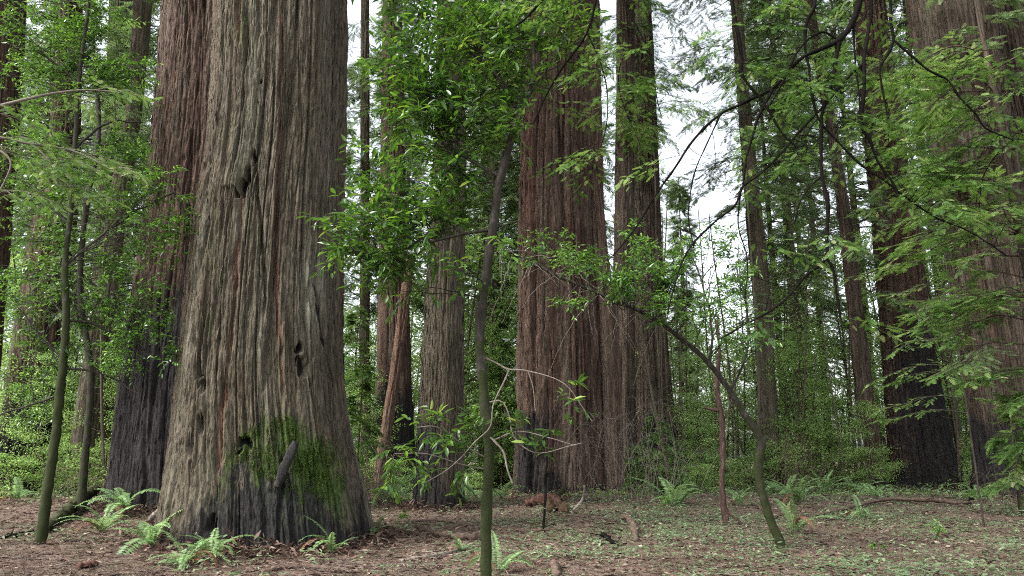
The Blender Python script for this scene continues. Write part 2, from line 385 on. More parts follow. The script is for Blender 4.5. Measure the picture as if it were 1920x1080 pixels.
# ------------------------------------------------------------------ redwood trunks
def trunk_mesh(rows, Y, base_py=None, R_extra=0, top_h=38, seg=None, amp=1.0, fis=2.2, flute=.05, flare=.25, masks=None, seed=0, ytilt=0.0, kdet=1.0):
    """rows: (py, x_left, x_right) from the top of the picture down, in photo pixels at distance Y. Returns MB, base point."""
    rows = sorted(rows)
    z, cx, r = [], [], []
    for py, xl, xr in rows:
        c = P((xl+xr)/2, py, Y); z.append(c[2]); cx.append(c[0]); r.append((xr-xl)/2*mpp((xl+xr)/2, py, Y))
    z = np.array(z)[::-1]; cx = np.array(cx)[::-1]; r = np.array(r)[::-1]
    gb = g1(cx[0], Y)
    # extend down and up
    zb = gb-.35
    z = np.r_[min(zb, z[0]-.05), z]; cx = np.r_[cx[0], cx]; r = np.r_[r[0]*1.03, r]
    ztop = z[-1]
    if top_h > ztop:
        sl = (cx[-1]-cx[-2])/(z[-1]-z[-2])*.4
        z = np.r_[z, top_h]; cx = np.r_[cx, cx[-1]+sl*(top_h-ztop)]; r = np.r_[r, max(.12, r[-1]*(1-(top_h-ztop)/70))]
    px_m = Y/F*1.9
    Rm = r.max()
    seg = seg or int(np.clip(2*np.pi*Rm/(px_m*.85)*kdet*.72, 40, 1000))
    dz = px_m*1.6/kdet
    zz = np.r_[np.arange(z[0], ztop+.5, dz), np.arange(ztop+.5+.4, z[-1], .5), z[-1]]
    # smooth interpolation
    def smooth(v):
        w = np.interp(zz, z, v)
        for _ in range(3):
            k = max(3, int(.5/dz)); ker = np.ones(2*k+1)/(2*k+1)
            w = np.convolve(np.pad(w, k, mode='edge'), ker, 'valid')
        return w
    C = smooth(cx); R = smooth(r)
    nfr = int(seg*.82); th = np.r_[np.linspace(-1.75, 1.75, nfr, endpoint=False), np.linspace(1.75, 2*np.pi-1.75, seg-nfr, endpoint=False)]+1.5*np.pi
    TH, ZZ = np.meshgrid(th, zz); RR = np.repeat(R[:, None], seg, 1)
    s = TH - 1.5*np.pi; s = (s+np.pi) % (2*np.pi)-np.pi     # 0 at the side facing the camera (-Y), + to the right
    arc = s*RR
    o = seed*17.3
    cxs, sns = np.cos(TH)*Rm, np.sin(TH)*Rm
    def N(fr, st, oo=0): return perlin(np.stack([cxs*fr+o+oo, sns*fr+oo, ZZ*fr*st+o], -1).reshape(-1, 3)).reshape(TH.shape)
    wx = N(.5, .35, 3.3)*.10
    def Nw(fr, st, oo=0): return perlin(np.stack([(cxs+wx)*fr+o+oo, (sns-wx)*fr+oo, ZZ*fr*st+o], -1).reshape(-1, 3)).reshape(TH.shape)
    fr = fis
    n1 = Nw(fr, .028); f1 = sstep(.0, .12, np.abs(n1))
    n2 = Nw(fr*2.3, .045, 7.7); f2 = sstep(0, .22, np.abs(n2))
    n3 = Nw(fr*5.5, .06, 2.1)
    n4 = Nw(fr*10, .12, 5.1)
    brk = .5+.5*sstep(-.3, .3, N(fr*.8, .35, 9.3))
    disp = .12*(f1-1)*brk + .05*(f2-1)*(.4+.6*f1) + .016*n3*(.5+brk) + .014*n4 + .020*sstep(-.1, .12, Nw(fr*3, .22, 3.9)) + .012*N(fr*7, .5, 3.1)
    disp = disp*amp
    lob = N(.9, .04, 11.)*flute*3 + N(.45, .03, 21.)*flute*2
    h = ZZ-gb
    lob2 = np.clip(N(1.1, .02, 31.)+.25, -.2, 1)
    D = disp + lob*RR*.5 + RR*flare*lob2*np.exp(-np.clip(h, 0, 9)/(.55*max(.6, Rm)))
    at = {}
    if masks:
        e = masks(arc, ZZ, h, s, RR, N, C, Y)
        D = D + e.pop('disp', 0)
        at = {k: np.clip(v, 0, 1.3).ravel() for k, v in e.items()}
    x = C[:, None] + np.cos(TH)*(RR+D); y = Y + ytilt*h + np.sin(TH)*(RR+D)
    mb = MB(); nr = len(zz)
    i, j = np.meshgrid(np.arange(seg), np.arange(nr-1))
    q = np.stack([j*seg+i, j*seg+(i+1) % seg, (j+1)*seg+(i+1) % seg, (j+1)*seg+i], -1).reshape(-1, 4)
    mb.add(np.stack([x, y, ZZ], -1), q, None, **at)
    return mb, np.array([C[0], Y, gb]), (zz, C, R)

def bark_bits(mb, n, cy, zmax, Lr=(.12, .5), Wr=(.010, .030), seed=0):
    rg = np.random.default_rng(3000+seed); V = mb.v[0].astype(float); A_ = mb.attrs[0][1]
    idx = np.nonzero((V[:, 1] < cy+.3) & (V[:, 2] < zmax))[0]; idx = idx[rg.integers(0, len(idx), n)]
    c = np.array([V[:, 0].mean(), cy]); p = V[idx]; out = norm(np.c_[p[:, 0]-np.median(V[:, 0]), p[:, 1]-cy, np.zeros(n)])
    d = np.array([0, 0, 1.])*np.where(rg.random(n) < .5, 1, -1)[:, None]+rg.normal(size=(n, 3))*.07+out*rg.uniform(.0, .10, n)[:, None]
    L = rg.uniform(*Lr, n); p = p-norm(d)*L[:, None]*.5+out*.012
    leaves(mb, T_FAR, p, d, norm(out+rg.normal(size=(n, 3))*.25), L, rg.uniform(*Wr, n), 0)
    for k_ in ('char', 'moss', 'red', 'pale'):
        if k_ in A_: mb.attrs[-1][1][k_] = np.repeat(np.asarray(A_[k_])[idx], 4)
def px2s(px, py, Y, zz, C, R):
    """photo pixel -> (arc, z) on the front of a trunk"""
    q = P(px, py, Y)
    for _ in range(4):
        Rz = np.interp(q[2], zz, R); Cz = np.interp(q[2], zz, C)
        u = np.clip((q[0]-Cz)/Rz, -.99, .99)
        q = P(px, py, Y-Rz*math.sqrt(1-u*u))
    return math.asin(u)*Rz, q[2]

A_Y = 16.5
A_rows = [(0, 408, 646), (150, 404, 646), (280, 396, 643), (400, 372, 638), (540, 356, 634), (700, 338, 640), (800, 332, 652), (880, 322, 672), (960, 314, 690), (1012, 308, 700)]
def masks_A(arc, Z, h, s, RR, N, C, Y):
    zz = Z[:, 0]; R = RR[:, 0]
    def S(px, py): return px2s(px, py, Y, zz, C, R)
    moss = np.zeros_like(arc); char = np.zeros_like(arc); red = np.zeros_like(arc); pale = np.zeros_like(arc); d = np.zeros_like(arc)
    nz = N(3.5, .25, 41.); nl = N(1.3, .3, 44.)
    nf1 = N(5, .6, 71.); nf2 = N(4, .8, 72.); nf3 = N(9, .35, 73.)
    def line(pts, w, depth, rim=0.0, tgt=None, k=1.0, fade=.5):
        q = np.array([S(*p) for p in pts]); q = q[np.argsort(q[:, 1])]
        c = np.interp(Z, q[:, 1], q[:, 0]) + .07*N(.6, 1.2, 55.) + .025*N(2.5, 1.1, 56.)
        m = np.exp(-((arc-c)/w)**2)*sstep(q[0, 1]-fade, q[0, 1], Z)*(1-sstep(q[-1, 1], q[-1, 1]+fade, Z))
        m2 = np.exp(-((arc-c)/(w*2.6))**2)*sstep(q[0, 1]-fade, q[0, 1], Z)*(1-sstep(q[-1, 1], q[-1, 1]+fade, Z))
        nonlocal d
        d = d - depth*m + rim*(m2-m)
        if tgt is not None: tgt += k*sstep(.3, .75, m*(.8+.5*N(1.5, .6, 57.))+.3*nz)
    line([(452, 350), (440, 470), (432, 600), (420, 720), (412, 800), (405, 860)], .055, .07, .03, red, 1)
    line([(527, 40), (524, 200), (520, 380), (518, 520), (526, 640), (530, 720)], .045, .06, .035, red, 1)
    line([(452, 0), (446, 60)], .05, .05, .02, red, .6)
    line([(585, 500), (600, 620), (618, 700), (630, 830)], .07, .12, .03, char, .6)
    line([(628, 250), (625, 420), (622, 560)], .06, .12, .03)
    line([(478, 300), (483, 400), (492, 500), (495, 560)], .04, .12, .02)
    line([(395, 300), (392, 420), (372, 520), (362, 640)], .06, .12, .03, char, .5)
    line([(530, 880), (522, 960), (525, 1015)], .06, .10, .03, red, .5)
    def pit(px, py, ws, wz, depth, c=1.0):
        nonlocal d
        a0, z0 = S(px, py)
        m = np.exp(-((arc-a0+.05*nf1)/ws)**2-((Z-z0+.12*nf2)/wz)**2)*(1+.9*nz)+.22*nf3*np.exp(-((arc-a0)/ws/2)**2-((Z-z0)/wz/2)**2)
        d = d - depth*sstep(.2, .75, m); char[...] += c*sstep(.3, .8, m)
    pit(454, 348, .09, .16, .42, 1.1); pit(463, 322, .06, .18, .38, 1.0); pit(472, 292, .045, .2, .25, .8); pit(440, 362, .05, .12, .2, .8); pit(432, 385, .03, .2, .12, .6)
    pit(372, 690, .09, .22, .22, .9); pit(366, 640, .06, .2, .15, .7); pit(458, 832, .15, .10, .22, 1); pit(446, 845, .1, .06, .15, 1)
    pit(565, 690, .10, .22, .22, 1); pit(560, 655, .06, .12, .2, 1); pass
    pit(378, 720, .07, .15, .2, .8); pit(358, 840, .06, .25, .12, .6); pit(487, 147, .03, .05, .1, .8); pit(375, 790, .06, .2, .12, .7)
    pit(640, 640, .06, .5, .15, .6); pit(355, 560, .05, .3, .14, .8)
    pit(395, 985, .12, .16, .3, 1)
    # peeled flap of bark above the cavity
    a0, z0 = S(450, 250); a1, z1 = S(432, 350)
    c = np.interp(Z, [z1, z0], [a1, a0]); m = np.exp(-((arc-c)/.16)**2)*sstep(z1-.03, z1+.04, Z)*(1-sstep(z0-.2, z0+1.0, Z))
    d = d + .10*m*(1-.5*sstep(z1, z0, Z))
    pale += .08*m
    # moss to the lower right, char at the foot
    a0, z0 = S(575, 800)
    moss += 1.15*np.exp(-((arc-a0)/.75)**2)*sstep(-.3, 1.0, h)*(1-sstep(1.8, 3.0, h+.6*nl))*(.75+.6*nl)
    a0, z0 = S(470, 900)
    moss += .55*np.exp(-((arc-a0)/.9)**2)*(1-sstep(1.5, 3.2, h+.8*nl))
    a0, z0 = S(440, 200); moss += .28*np.exp(-((arc-a0)/.3)**2)*sstep(2, 5, h)
    a0, z0 = S(500, 960)
    char += 1.15*np.exp(-((arc-a0)/1.4)**2)*(1-sstep(.2, 2.0, h+.7*nl+.3*nf1)) + .6*(1-sstep(0, .7, h+.3*nl))
    a0, z0 = S(670, 930); char += .8*np.exp(-((arc-a0)/.5)**2)*(1-sstep(.6, 1.5, h+.4*nl))
    a0, z0 = S(585, 545)
    pale += .75*np.exp(-((arc-a0)/.22)**2-((Z-z0)/.75)**2)*(.8+nz)
    pale += .25*np.clip(N(2., .08, 61.), 0, 1)
    red += .30*sstep(.3, .6, N(1.6, .05, 66.))*sstep(2, 5, h)
    return dict(disp=d, moss=moss, char=np.clip(char, 0, 1.2), red=np.clip(red, 0, 1), pale=np.clip(pale, 0, 1))

def mk_masks(char_px=None, char_h=0, char_w=1.0, moss=.0, red=.2, foot=.4):
    def f(arc, Z, h, s, RR, N, C, Y):
        nl = N(1.0, .2, 44.)
        char = foot*(1-sstep(0, .8, h+.4*nl))
        if char_px is not None:
            a0, _ = px2s(char_px[0], char_px[1], Y, Z[:, 0], C, RR[:, 0])
            char = char + 1.1*np.exp(-((arc-a0)/char_w)**2)*(1-sstep(char_h*.6, char_h*1.25, h+1.2*nl))
        return dict(char=char, moss=moss*(1-sstep(1, 4, h+nl)), red=red*sstep(.2, .6, N(1.6, .05, 66.)), pale=.15*np.clip(N(2., .08, 61.), 0, 1))
    return f

# the two-trunk giant in front
mb, base, A_prof = trunk_mesh(A_rows, A_Y, amp=1.0, fis=2.4, flute=.045, flare=.09, masks=masks_A, seed=1, kdet=1.7, top_h=52)
Vm = mb.v[0].astype(float); am = np.asarray(mb.attrs[0][1]['moss'])*(1-.8*np.clip(np.asarray(mb.attrs[0][1]['char']), 0, 1)); bark_bits(mb, 5200, A_Y, 13)
tA = thing('redwood_tree', 'huge grey-brown redwood with mossy burnt foot and a torn hole in its bark, nearest giant', 'tree', base)
mb.build('trunk', M['bark_grey'], tA)
idx = np.nonzero((am > .45) & (Vm[:, 1] < A_Y))[0]; wgt = am[idx]*(perlin(Vm[idx]*np.array([5, 5, 2.2]))+.08 > 0); idx = rng.choice(idx, 8500, p=wgt/wgt.sum()); pm = Vm[idx]; n_ = len(idx)
out = norm(np.c_[pm[:, 0]-base[0], pm[:, 1]-A_Y, np.zeros(n_)]); mf_ = MB()
leaves(mf_, T_FAR, pm, norm(out*.8+rng.normal(size=(n_, 3))*.6-[0, 0, .5]), norm(rng.normal(size=(n_, 3))+[0, -.3, .8]), rng.uniform(.015, .045, n_), rng.uniform(.010, .022, n_), np.clip(rng.normal(.45, .2, n_), 0, 1))
mo = mf_.build('moss', M['moss'], tA, smooth=False); mo['kind'] = 'stuff'
# leaning dark bark slab on its foot
def slab(parent, pa, pb, Y, w0, w1, th, mat, name):
    a, b = P(pa[0], pa[1], Y), P(pb[0], pb[1], Y)
    n = 26; t = np.linspace(0, 1, n)
    path = a[None]*(1-t)[:, None]+b[None]*t[:, None]; path[:, 1] -= .05*np.sin(t*3.1)
    k = 14; thv = np.arange(k)*2*np.pi/k
    tt = norm((b-a)[None])[0]; sd = norm(np.cross(tt, [0, -1, 0])[None])[0]; fr = np.array([0, -1., 0])
    w = (w0+(w1-w0)*t)*(.55+.45*np.sin(np.clip(t, .02, .98)*np.pi)**.5)
    V = path[:, None]+sd[None, None]*(w[:, None]*np.cos(thv)[None])[..., None]+fr[None, None]*(th*np.sin(thv)[None]*np.ones((n, 1)))[..., None]
    V = V.reshape(-1, 3); V = V+norm(V-np.repeat(path, k, 0))*(.02*perlin(V*np.array([9, 9, 3.]))+.012*perlin(V*22))[:, None]
    i, j = np.meshgrid(np.arange(k), np.arange(n-1))
    q = np.stack([j*k+i, j*k+(i+1) % k, (j+1)*k+(i+1) % k, (j+1)*k+i], -1).reshape(-1, 4)
    m2 = MB(); m2.add(V, q, None, char=1.0, moss=.5); return m2.build(name, mat, parent)
slab(tA, (520, 912), (556, 828), A_Y-1.80, .10, .09, .05, M['bark_far'], 'bark_slab')

REDW = [
 # name-label, rows, Y, mat, opts
 ('dark fire-blackened redwood directly behind the mossy giant, its left side showing', 'B', [(0, 312, 520), (310, 290, 520), (540, 262, 515), (700, 243, 520), (830, 228, 525), (935, 218, 530)], 23.5, 'bark',
  dict(masks=mk_masks((300, 780), 5.4, 3.2, red=.1, foot=1.0), fis=2.3, flute=.05, flare=.04, amp=1.3)),
 ('dark redwood trunk peeping out behind the right edge of the mossy giant', 'B2', [(0, 520, 652), (400, 510, 646), (650, 505, 643), (850, 500, 648), (905, 498, 650)], 27, 'bark', dict(masks=mk_masks((640, 700), 6, 2, foot=.9), fis=2.2, amp=1.3)),
 ('slim grey-brown redwood behind the forked sapling, blackened at its foot', 'C', [(0, 822, 872), (300, 812, 874), (500, 801, 872), (700, 790, 870), (850, 782, 868), (955, 772, 868)], 24.5, 'bark_grey',
  dict(masks=mk_masks((780, 880), 2.6, 1.0, foot=1.0), fis=2.8, flare=.2)),
 ('massive reddish-brown fluted redwood in the middle of the picture', 'D', [(0, 992, 1122), (150, 985, 1128), (300, 976, 1134), (500, 974, 1140), (700, 974, 1148), (900, 972, 1156), (918, 970, 1160)], 36, 'bark',
  dict(masks=mk_masks((990, 800), 3.4, 1.2, foot=.6, red=.5), fis=1.4, flute=.12, flare=.15, amp=2.8)),
 ('slender buttress-like redwood stem standing against the right side of the massive fluted redwood', 'D2', [(330, 1108, 1122), (480, 1112, 1140), (600, 1124, 1158), (750, 1130, 1166), (925, 1132, 1170)], 34.2, 'bark', dict(fis=2.6, top_h=0, masks=mk_masks(None, foot=.7))),
 ('straight narrow redwood just right of the massive fluted redwood, before a wider one', 'E', [(0, 1156, 1190), (200, 1156, 1188), (450, 1152, 1188), (700, 1148, 1190), (895, 1142, 1196)], 42, 'bark_dim', dict(fis=2, masks=mk_masks(None, foot=.7))),
 ('wide greyish redwood left of the bright gap of sky', 'F', [(0, 1186, 1220), (200, 1188, 1230), (450, 1188, 1240), (650, 1190, 1252), (800, 1190, 1266), (893, 1184, 1282)], 45, 'bark_dim', dict(fis=1.8, masks=mk_masks((1240, 800), 4, 1.5, foot=.7), amp=1.9)),
 ('tall brown redwood behind the leaning orange snag', 'H', [(0, 718, 752), (250, 714, 758), (500, 710, 764), (700, 706, 772), (890, 700, 782)], 40, 'bark', dict(fis=2, masks=mk_masks((740, 800), 5, 2, foot=.8))),
 ('thin straight redwood pole between the mossy giant and the leaning orange snag', 'J', [(0, 676, 692), (400, 676, 693), (870, 672, 694)], 46, 'bark_far', dict(fis=2.6)),
 ('reddish redwood trunk cut off by the upper left corner', 'L1', [(0, -40, 42), (250, -62, 26), (500, -90, 6), (915, -150, -30)], 34, 'bark', dict(fis=2, masks=mk_masks(None, foot=.9))),
 ('grey-brown redwood flaring to a black foot behind the mossy left sapling', 'L2', [(0, 116, 152), (250, 98, 150), (450, 63, 138), (600, 42, 126), (750, 20, 112), (916, -8, 82)], 40, 'bark', dict(fis=1.8, masks=mk_masks((40, 860), 5, 3, foot=1.0), amp=1.6)),
 ('pale brown redwood high behind the leaves left of the mossy giant', 'L3', [(0, 208, 250), (200, 200, 242), (450, 180, 232), (700, 165, 225), (905, 150, 220)], 52, 'bark_far', dict(fis=1.8)),
 ('dark slanting trunk between the pale redwood and the mossy giant, black at its foot', 'L4', [(0, 252, 284), (200, 238, 266), (420, 198, 232), (560, 182, 216), (720, 152, 190), (918, 122, 162)], 38, 'bark_far', dict(fis=2.2, masks=mk_masks(None, foot=1.0))),
 ('slim leaning redwood with bushy green sides in the bright gap of sky', 'K', [(0, 1370, 1390), (200, 1384, 1406), (400, 1398, 1428), (600, 1414, 1448), (800, 1424, 1458), (905, 1428, 1468)], 40, 'bark_far', dict(fis=2.2, masks=mk_masks(None, foot=.8))),
 ('thin dark leaning trunk just left of the big black-footed redwood on the right', 'M', [(0, 1508, 1524), (250, 1552, 1570), (450, 1578, 1602), (650, 1596, 1626), (800, 1614, 1644), (908, 1632, 1664)], 38, 'bark_dim', dict(fis=2.4, masks=mk_masks(None, foot=1.0))),
 ('big redwood with a coal-black burnt foot standing alone on the right', 'N', [(0, 1602, 1656), (200, 1616, 1682), (400, 1636, 1712), (600, 1652, 1738), (750, 1662, 1762), (850, 1668, 1782), (906, 1672, 1802)], 40, 'bark',
  dict(masks=mk_masks((1755, 760), 8.5, 2.2, foot=1.0, red=.3), fis=1.7, amp=1.7, flare=.10)),
 ('very thick redwood at the right edge, rising behind fine green sprays', 'O', [(0, 1708, 1850), (200, 1740, 1880), (400, 1768, 1905), (600, 1800, 1945), (800, 1832, 1990), (930, 1852, 2030)], 30, 'bark_dim',
  dict(masks=mk_masks((1880, 880), 3, 3, foot=1.0, red=.2), fis=1.8, amp=1.8)),
 ('redwood trunk cut off by the upper right corner, beside the very thick one', 'P', [(0, 1842, 1912), (200, 1862, 1962), (450, 1900, 2030), (930, 1990, 2160)], 34, 'bark_dim', dict(fis=1.8, amp=1.6, masks=mk_masks(None, foot=1.0))),
]
def spray_branch(stem_mb, leaf_mb, pts, n_side=10, side_L=.5, spray_L=.16, r0=.010, droop=.25, tpl=T_SPRAY, rg=rng, val=.5, per=5, start=.2, tilt=.28):
    """pts (n,3) main axis; side branchlets in a drooping flat plane, each with flat sprays"""
    p = resample(np.asarray(pts, float), 24)
    tubes(stem_mb, p, np.linspace(r0, r0*.3, 24), 5)
    t = np.linspace(start, 1, n_side); idx = t*23; i0 = np.minimum(idx.astype(int), 22); f = (idx-i0)[:, None]
    st = p[i0]*(1-f)+p[i0+1]*f; tg = norm(p[i0+1]-p[i0])
    up = np.array([0, 0, 1.]); sd = norm(np.cross(tg, up)+1e-5)
    sg = np.where(np.arange(n_side) % 2, 1., -1.)[:, None]; sg[-1] = 0
    d = norm(tg*.75+sd*sg*.8+rg.normal(size=tg.shape)*.15); d[:, 2] -= droop*rg.uniform(.3, 1.3, n_side); d = norm(d)
    Ls = side_L*(1.15-.75*t)*rg.uniform(.6, 1.2, n_side)
    en = st+d*Ls[:, None]
    u = np.linspace(0, 1, 4)[None, :, None]; bp = st[:, None]*(1-u)+en[:, None]*u
    bp[:, :, 2] -= (u[..., 0]**2)*.08*Ls[:, None]
    tubes(stem_mb, bp, np.broadcast_to(np.linspace(r0*.35, r0*.15, 4), (n_side, 4)), 3)
    u = np.linspace(.15, 1, per)[None, :, None]
    lp = (st[:, None]*(1-u)+en[:, None]*u); lp[:, :, 2] -= (u[..., 0]**2)*.08*Ls[:, None]; lp = lp.reshape(-1, 3)
    dl = np.repeat(d, per, 0); sl = norm(np.cross(dl, up)+1e-5); s2 = np.tile(np.where(np.arange(per) % 2, 1., -1.), n_side)[:, None]; s2[per-1::per] = 0
    ld = norm(dl*.8+sl*s2*.65+rg.normal(size=dl.shape)*.12); ld[:, 2] -= .1
    n = len(lp)
    nr = norm(up+rg.normal(size=(n, 3))*tilt)
    L = spray_L*rg.uniform(.7, 1.25, n)
    leaves(leaf_mb, tpl, lp, ld, nr, L, L*1.0, np.clip(val+perlin(lp*1.3)*.35+rg.normal(size=n)*.17, 0, 1))

def high_crown(seed, nb=150, R=6.0, H=24):
    rg = np.random.default_rng(seed); lf = MB()
    z = rg.uniform(0, 1, nb)**1.2*H; az = rg.uniform(0, 6.28, nb); L = R*(1-.7*z/H)*rg.uniform(.5, 1.1, nb)
    d = np.stack([np.cos(az), np.sin(az), np.zeros(nb)], -1); u = np.linspace(0, 1, 6)[None, :, None]
    bp = np.stack([0*z, 0*z, z], -1)[:, None]+d[:, None]*(.5+u*L[:, None, None]); bp[:, :, 2] += (.1*u[..., 0]-.35*u[..., 0]**2)*L[:, None]
    tubes(lf, bp, np.linspace(.06, .015, 6)[None]*np.ones((nb, 1)), 4, val=.2)
    ns = 26; f = rg.uniform(.2, 1, (nb, ns)); x = f*5; i0 = np.minimum(x.astype(int), 4); fr = (x-i0)[..., None]; ii = np.arange(nb)[:, None]
    lp = (bp[ii, i0]*(1-fr)+bp[ii, i0+1]*fr).reshape(-1, 3); ld = norm(np.repeat(d, ns, 0)*.6+rg.normal(size=lp.shape)*.7*[1, 1, .3]-[0, 0, .2])
    leaves(lf, T_SPRAY, lp, ld, norm(np.array([0, 0, 1.])+rg.normal(size=lp.shape)*.3), rg.uniform(.6, 1.3, len(lp)), rg.uniform(.6, 1.2, len(lp)), np.clip(rg.normal(.5, .2, len(lp)), 0, 1))
    return lf
hc = [high_crown(500+k).build('crown', M['needle_far'], None, smooth=False, origin=(0, 0, 0)) for k in range(2)]
HC = [o.data for o in hc]
for o in hc: bpy.data.objects.remove(o)
def add_crown(t, prof, k, clear=6.0):
    Yd = t.location[1]; zb = 1.6+Yd*.645+clear; zz, C, R_ = prof
    o = bpy.data.objects.new('crown', HC[k % 2]); COL.objects.link(o); o.parent = t
    o.location = (np.interp(zb, zz, C)-t.location[0], 0, zb-t.location[2]); sc = max(.45, min(1.15, np.interp(zb, zz, R_)*.9)); o.scale = (sc, sc, max(.6, (zz[-1]-zb)/24.0)); o.rotation_euler.z = k*1.7
add_crown(tA, A_prof, 0, 8)
BASES = {'A': (base[0], A_Y, float(np.interp(.3, A_prof[0], A_prof[2])))}
def side_branches(st, t, prof, z0, z1, n, L, mat='needle_far', spray=.42, azr=(0, 6.28), seed=0, dead=.15):
    rg = np.random.default_rng(900+seed); zz, C, R_ = prof; lf = MB(); Yd = t.location[1]
    for k in range(n):
        z = rg.uniform(z0, z1); az = rg.uniform(*azr); r = np.interp(z, zz, R_); d = np.array([math.cos(az), math.sin(az), 0]); l = L*rg.uniform(.5, 1.2)
        o = np.array([np.interp(z, zz, C), Yd, z])+d*r*.9
        spray_branch(st, lf, np.array([o, o+d*l*.35+[0, 0, .04*l], o+d*l*.7+[0, 0, -.06*l], o+d*l+[0, 0, -.25*l]]), n_side=12, side_L=l*.42, spray_L=spray, r0=.02, per=5, rg=rg, val=.5, start=.15)
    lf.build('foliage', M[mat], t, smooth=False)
SIDE = {'K': (9, 30, 74, 3.8), 'F': (18, 31, 30, 3.2), 'O': (5, 20, 34, 2.2), 'M': (8, 27, 42, 2.4), 'E': (12, 29, 22, 2.2), 'J': (8, 31, 50, 2.0), 'L4': (8, 27, 44, 2.8), 'N': (13, 28, 22, 2.6), 'H': (10, 28, 36, 2.4), 'L3': (12, 34, 44, 2.8)}
for k, (lab, key, rows, Yd, mat, opt) in enumerate(REDW):
    mb, base, prof = trunk_mesh(rows, Yd, seed=k+2, **({'top_h': 54, **opt}))
    o = thing('redwood_tree', lab, 'tree', base, 'tall redwood trunks'); BASES[key] = (base[0], Yd, float(np.interp(base[2]+.3, prof[0], prof[2])))
    if key in SIDE: a_ = SIDE[key]; side_branches(mb, o, prof, *a_, seed=k)
    if key in ('B', 'C', 'D', 'N', 'O', 'L2', 'F'): bark_bits(mb, 2600, Yd, base[2]+26, (.2, 1.1), (.015, .05), seed=k)
    mb.build('trunk', M[mat], o)
    if opt.get('top_h', 54) > 20: add_crown(o, prof, k+1)

# leaning split snag
mb, base, _ = trunk_mesh([(495, 764, 774), (520, 755, 775), (700, 731, 751), (912, 697, 719)], 32, seed=40, top_h=0, fis=4, amp=.5, flute=.04, flare=.0, masks=mk_masks(None, foot=.3, red=.5))
tag(mb.build('leaning_snag', M['snag'], None, origin=base), 'leaning splintered orange-brown snag between the mossy giant and the slim grey redwood', 'dead trunk')

# ------------------------------------------------------------------ saplings with leafy crowns
def stem_tube(mb, pts, Y, k=10, n=60, rough=.06, yj=None, moss=None, wob=0.0):
    """pts: (px,py,width_px[,dY])"""
    q = []; pts = [(p[0], p[1], p[2]*.87, *p[3:]) for p in pts]
    for p in pts:
        Yp = Y+(p[3] if len(p) > 3 else 0)
        w = P(p[0], p[1], Yp); q.append([*w, p[2]/2*mpp(p[0], p[1], Yp)])
    q = resample(np.array(q), n)
    path = q[:, :3].copy(); r = np.maximum(q[:, 3], .0015)
    L = np.linalg.norm(np.diff(path, axis=0), axis=1).sum()
    if wob: path = path+np.stack([perlin(np.stack([np.linspace(0, L*3, n), np.full(n, c*7.7), np.full(n, pts[0][0]*.37)], -1)) for c in range(3)], -1)*wob*np.linspace(.2, 1, n)[:, None]
    mv = 0.0 if moss is None else np.repeat(np.interp(np.linspace(0, 1, n), [0, 1], moss), k)
    if k >= 8:
        m2 = MB(); tubes(m2, path, r, k)
        V = m2.v[0].astype(float); ctr = np.repeat(path, k, 0)
        V = V + (V-ctr)*(rough*4*perlin(V*np.array([14, 14, 6.]))+rough*2*perlin(V*40))[:, None]
        mb.add(V, m2.q[0], None, moss=mv)
    else: tubes(mb, path, r, k, moss=mv)
    return path, r

def curved(a, b, n=10, sag=0.0, jit=.06, rg=rng):
    t = np.linspace(0, 1, n)[:, None]; L = np.linalg.norm(b-a)
    m = (a+b)/2 + rg.normal(size=3)*L*jit + np.array([0, 0, L*sag])
    p = a*(1-t)**2+2*m*t*(1-t)+b*t*t
    p = p + rg.normal(size=p.shape)*L*.008*np.minimum(1, t*4)
    return p

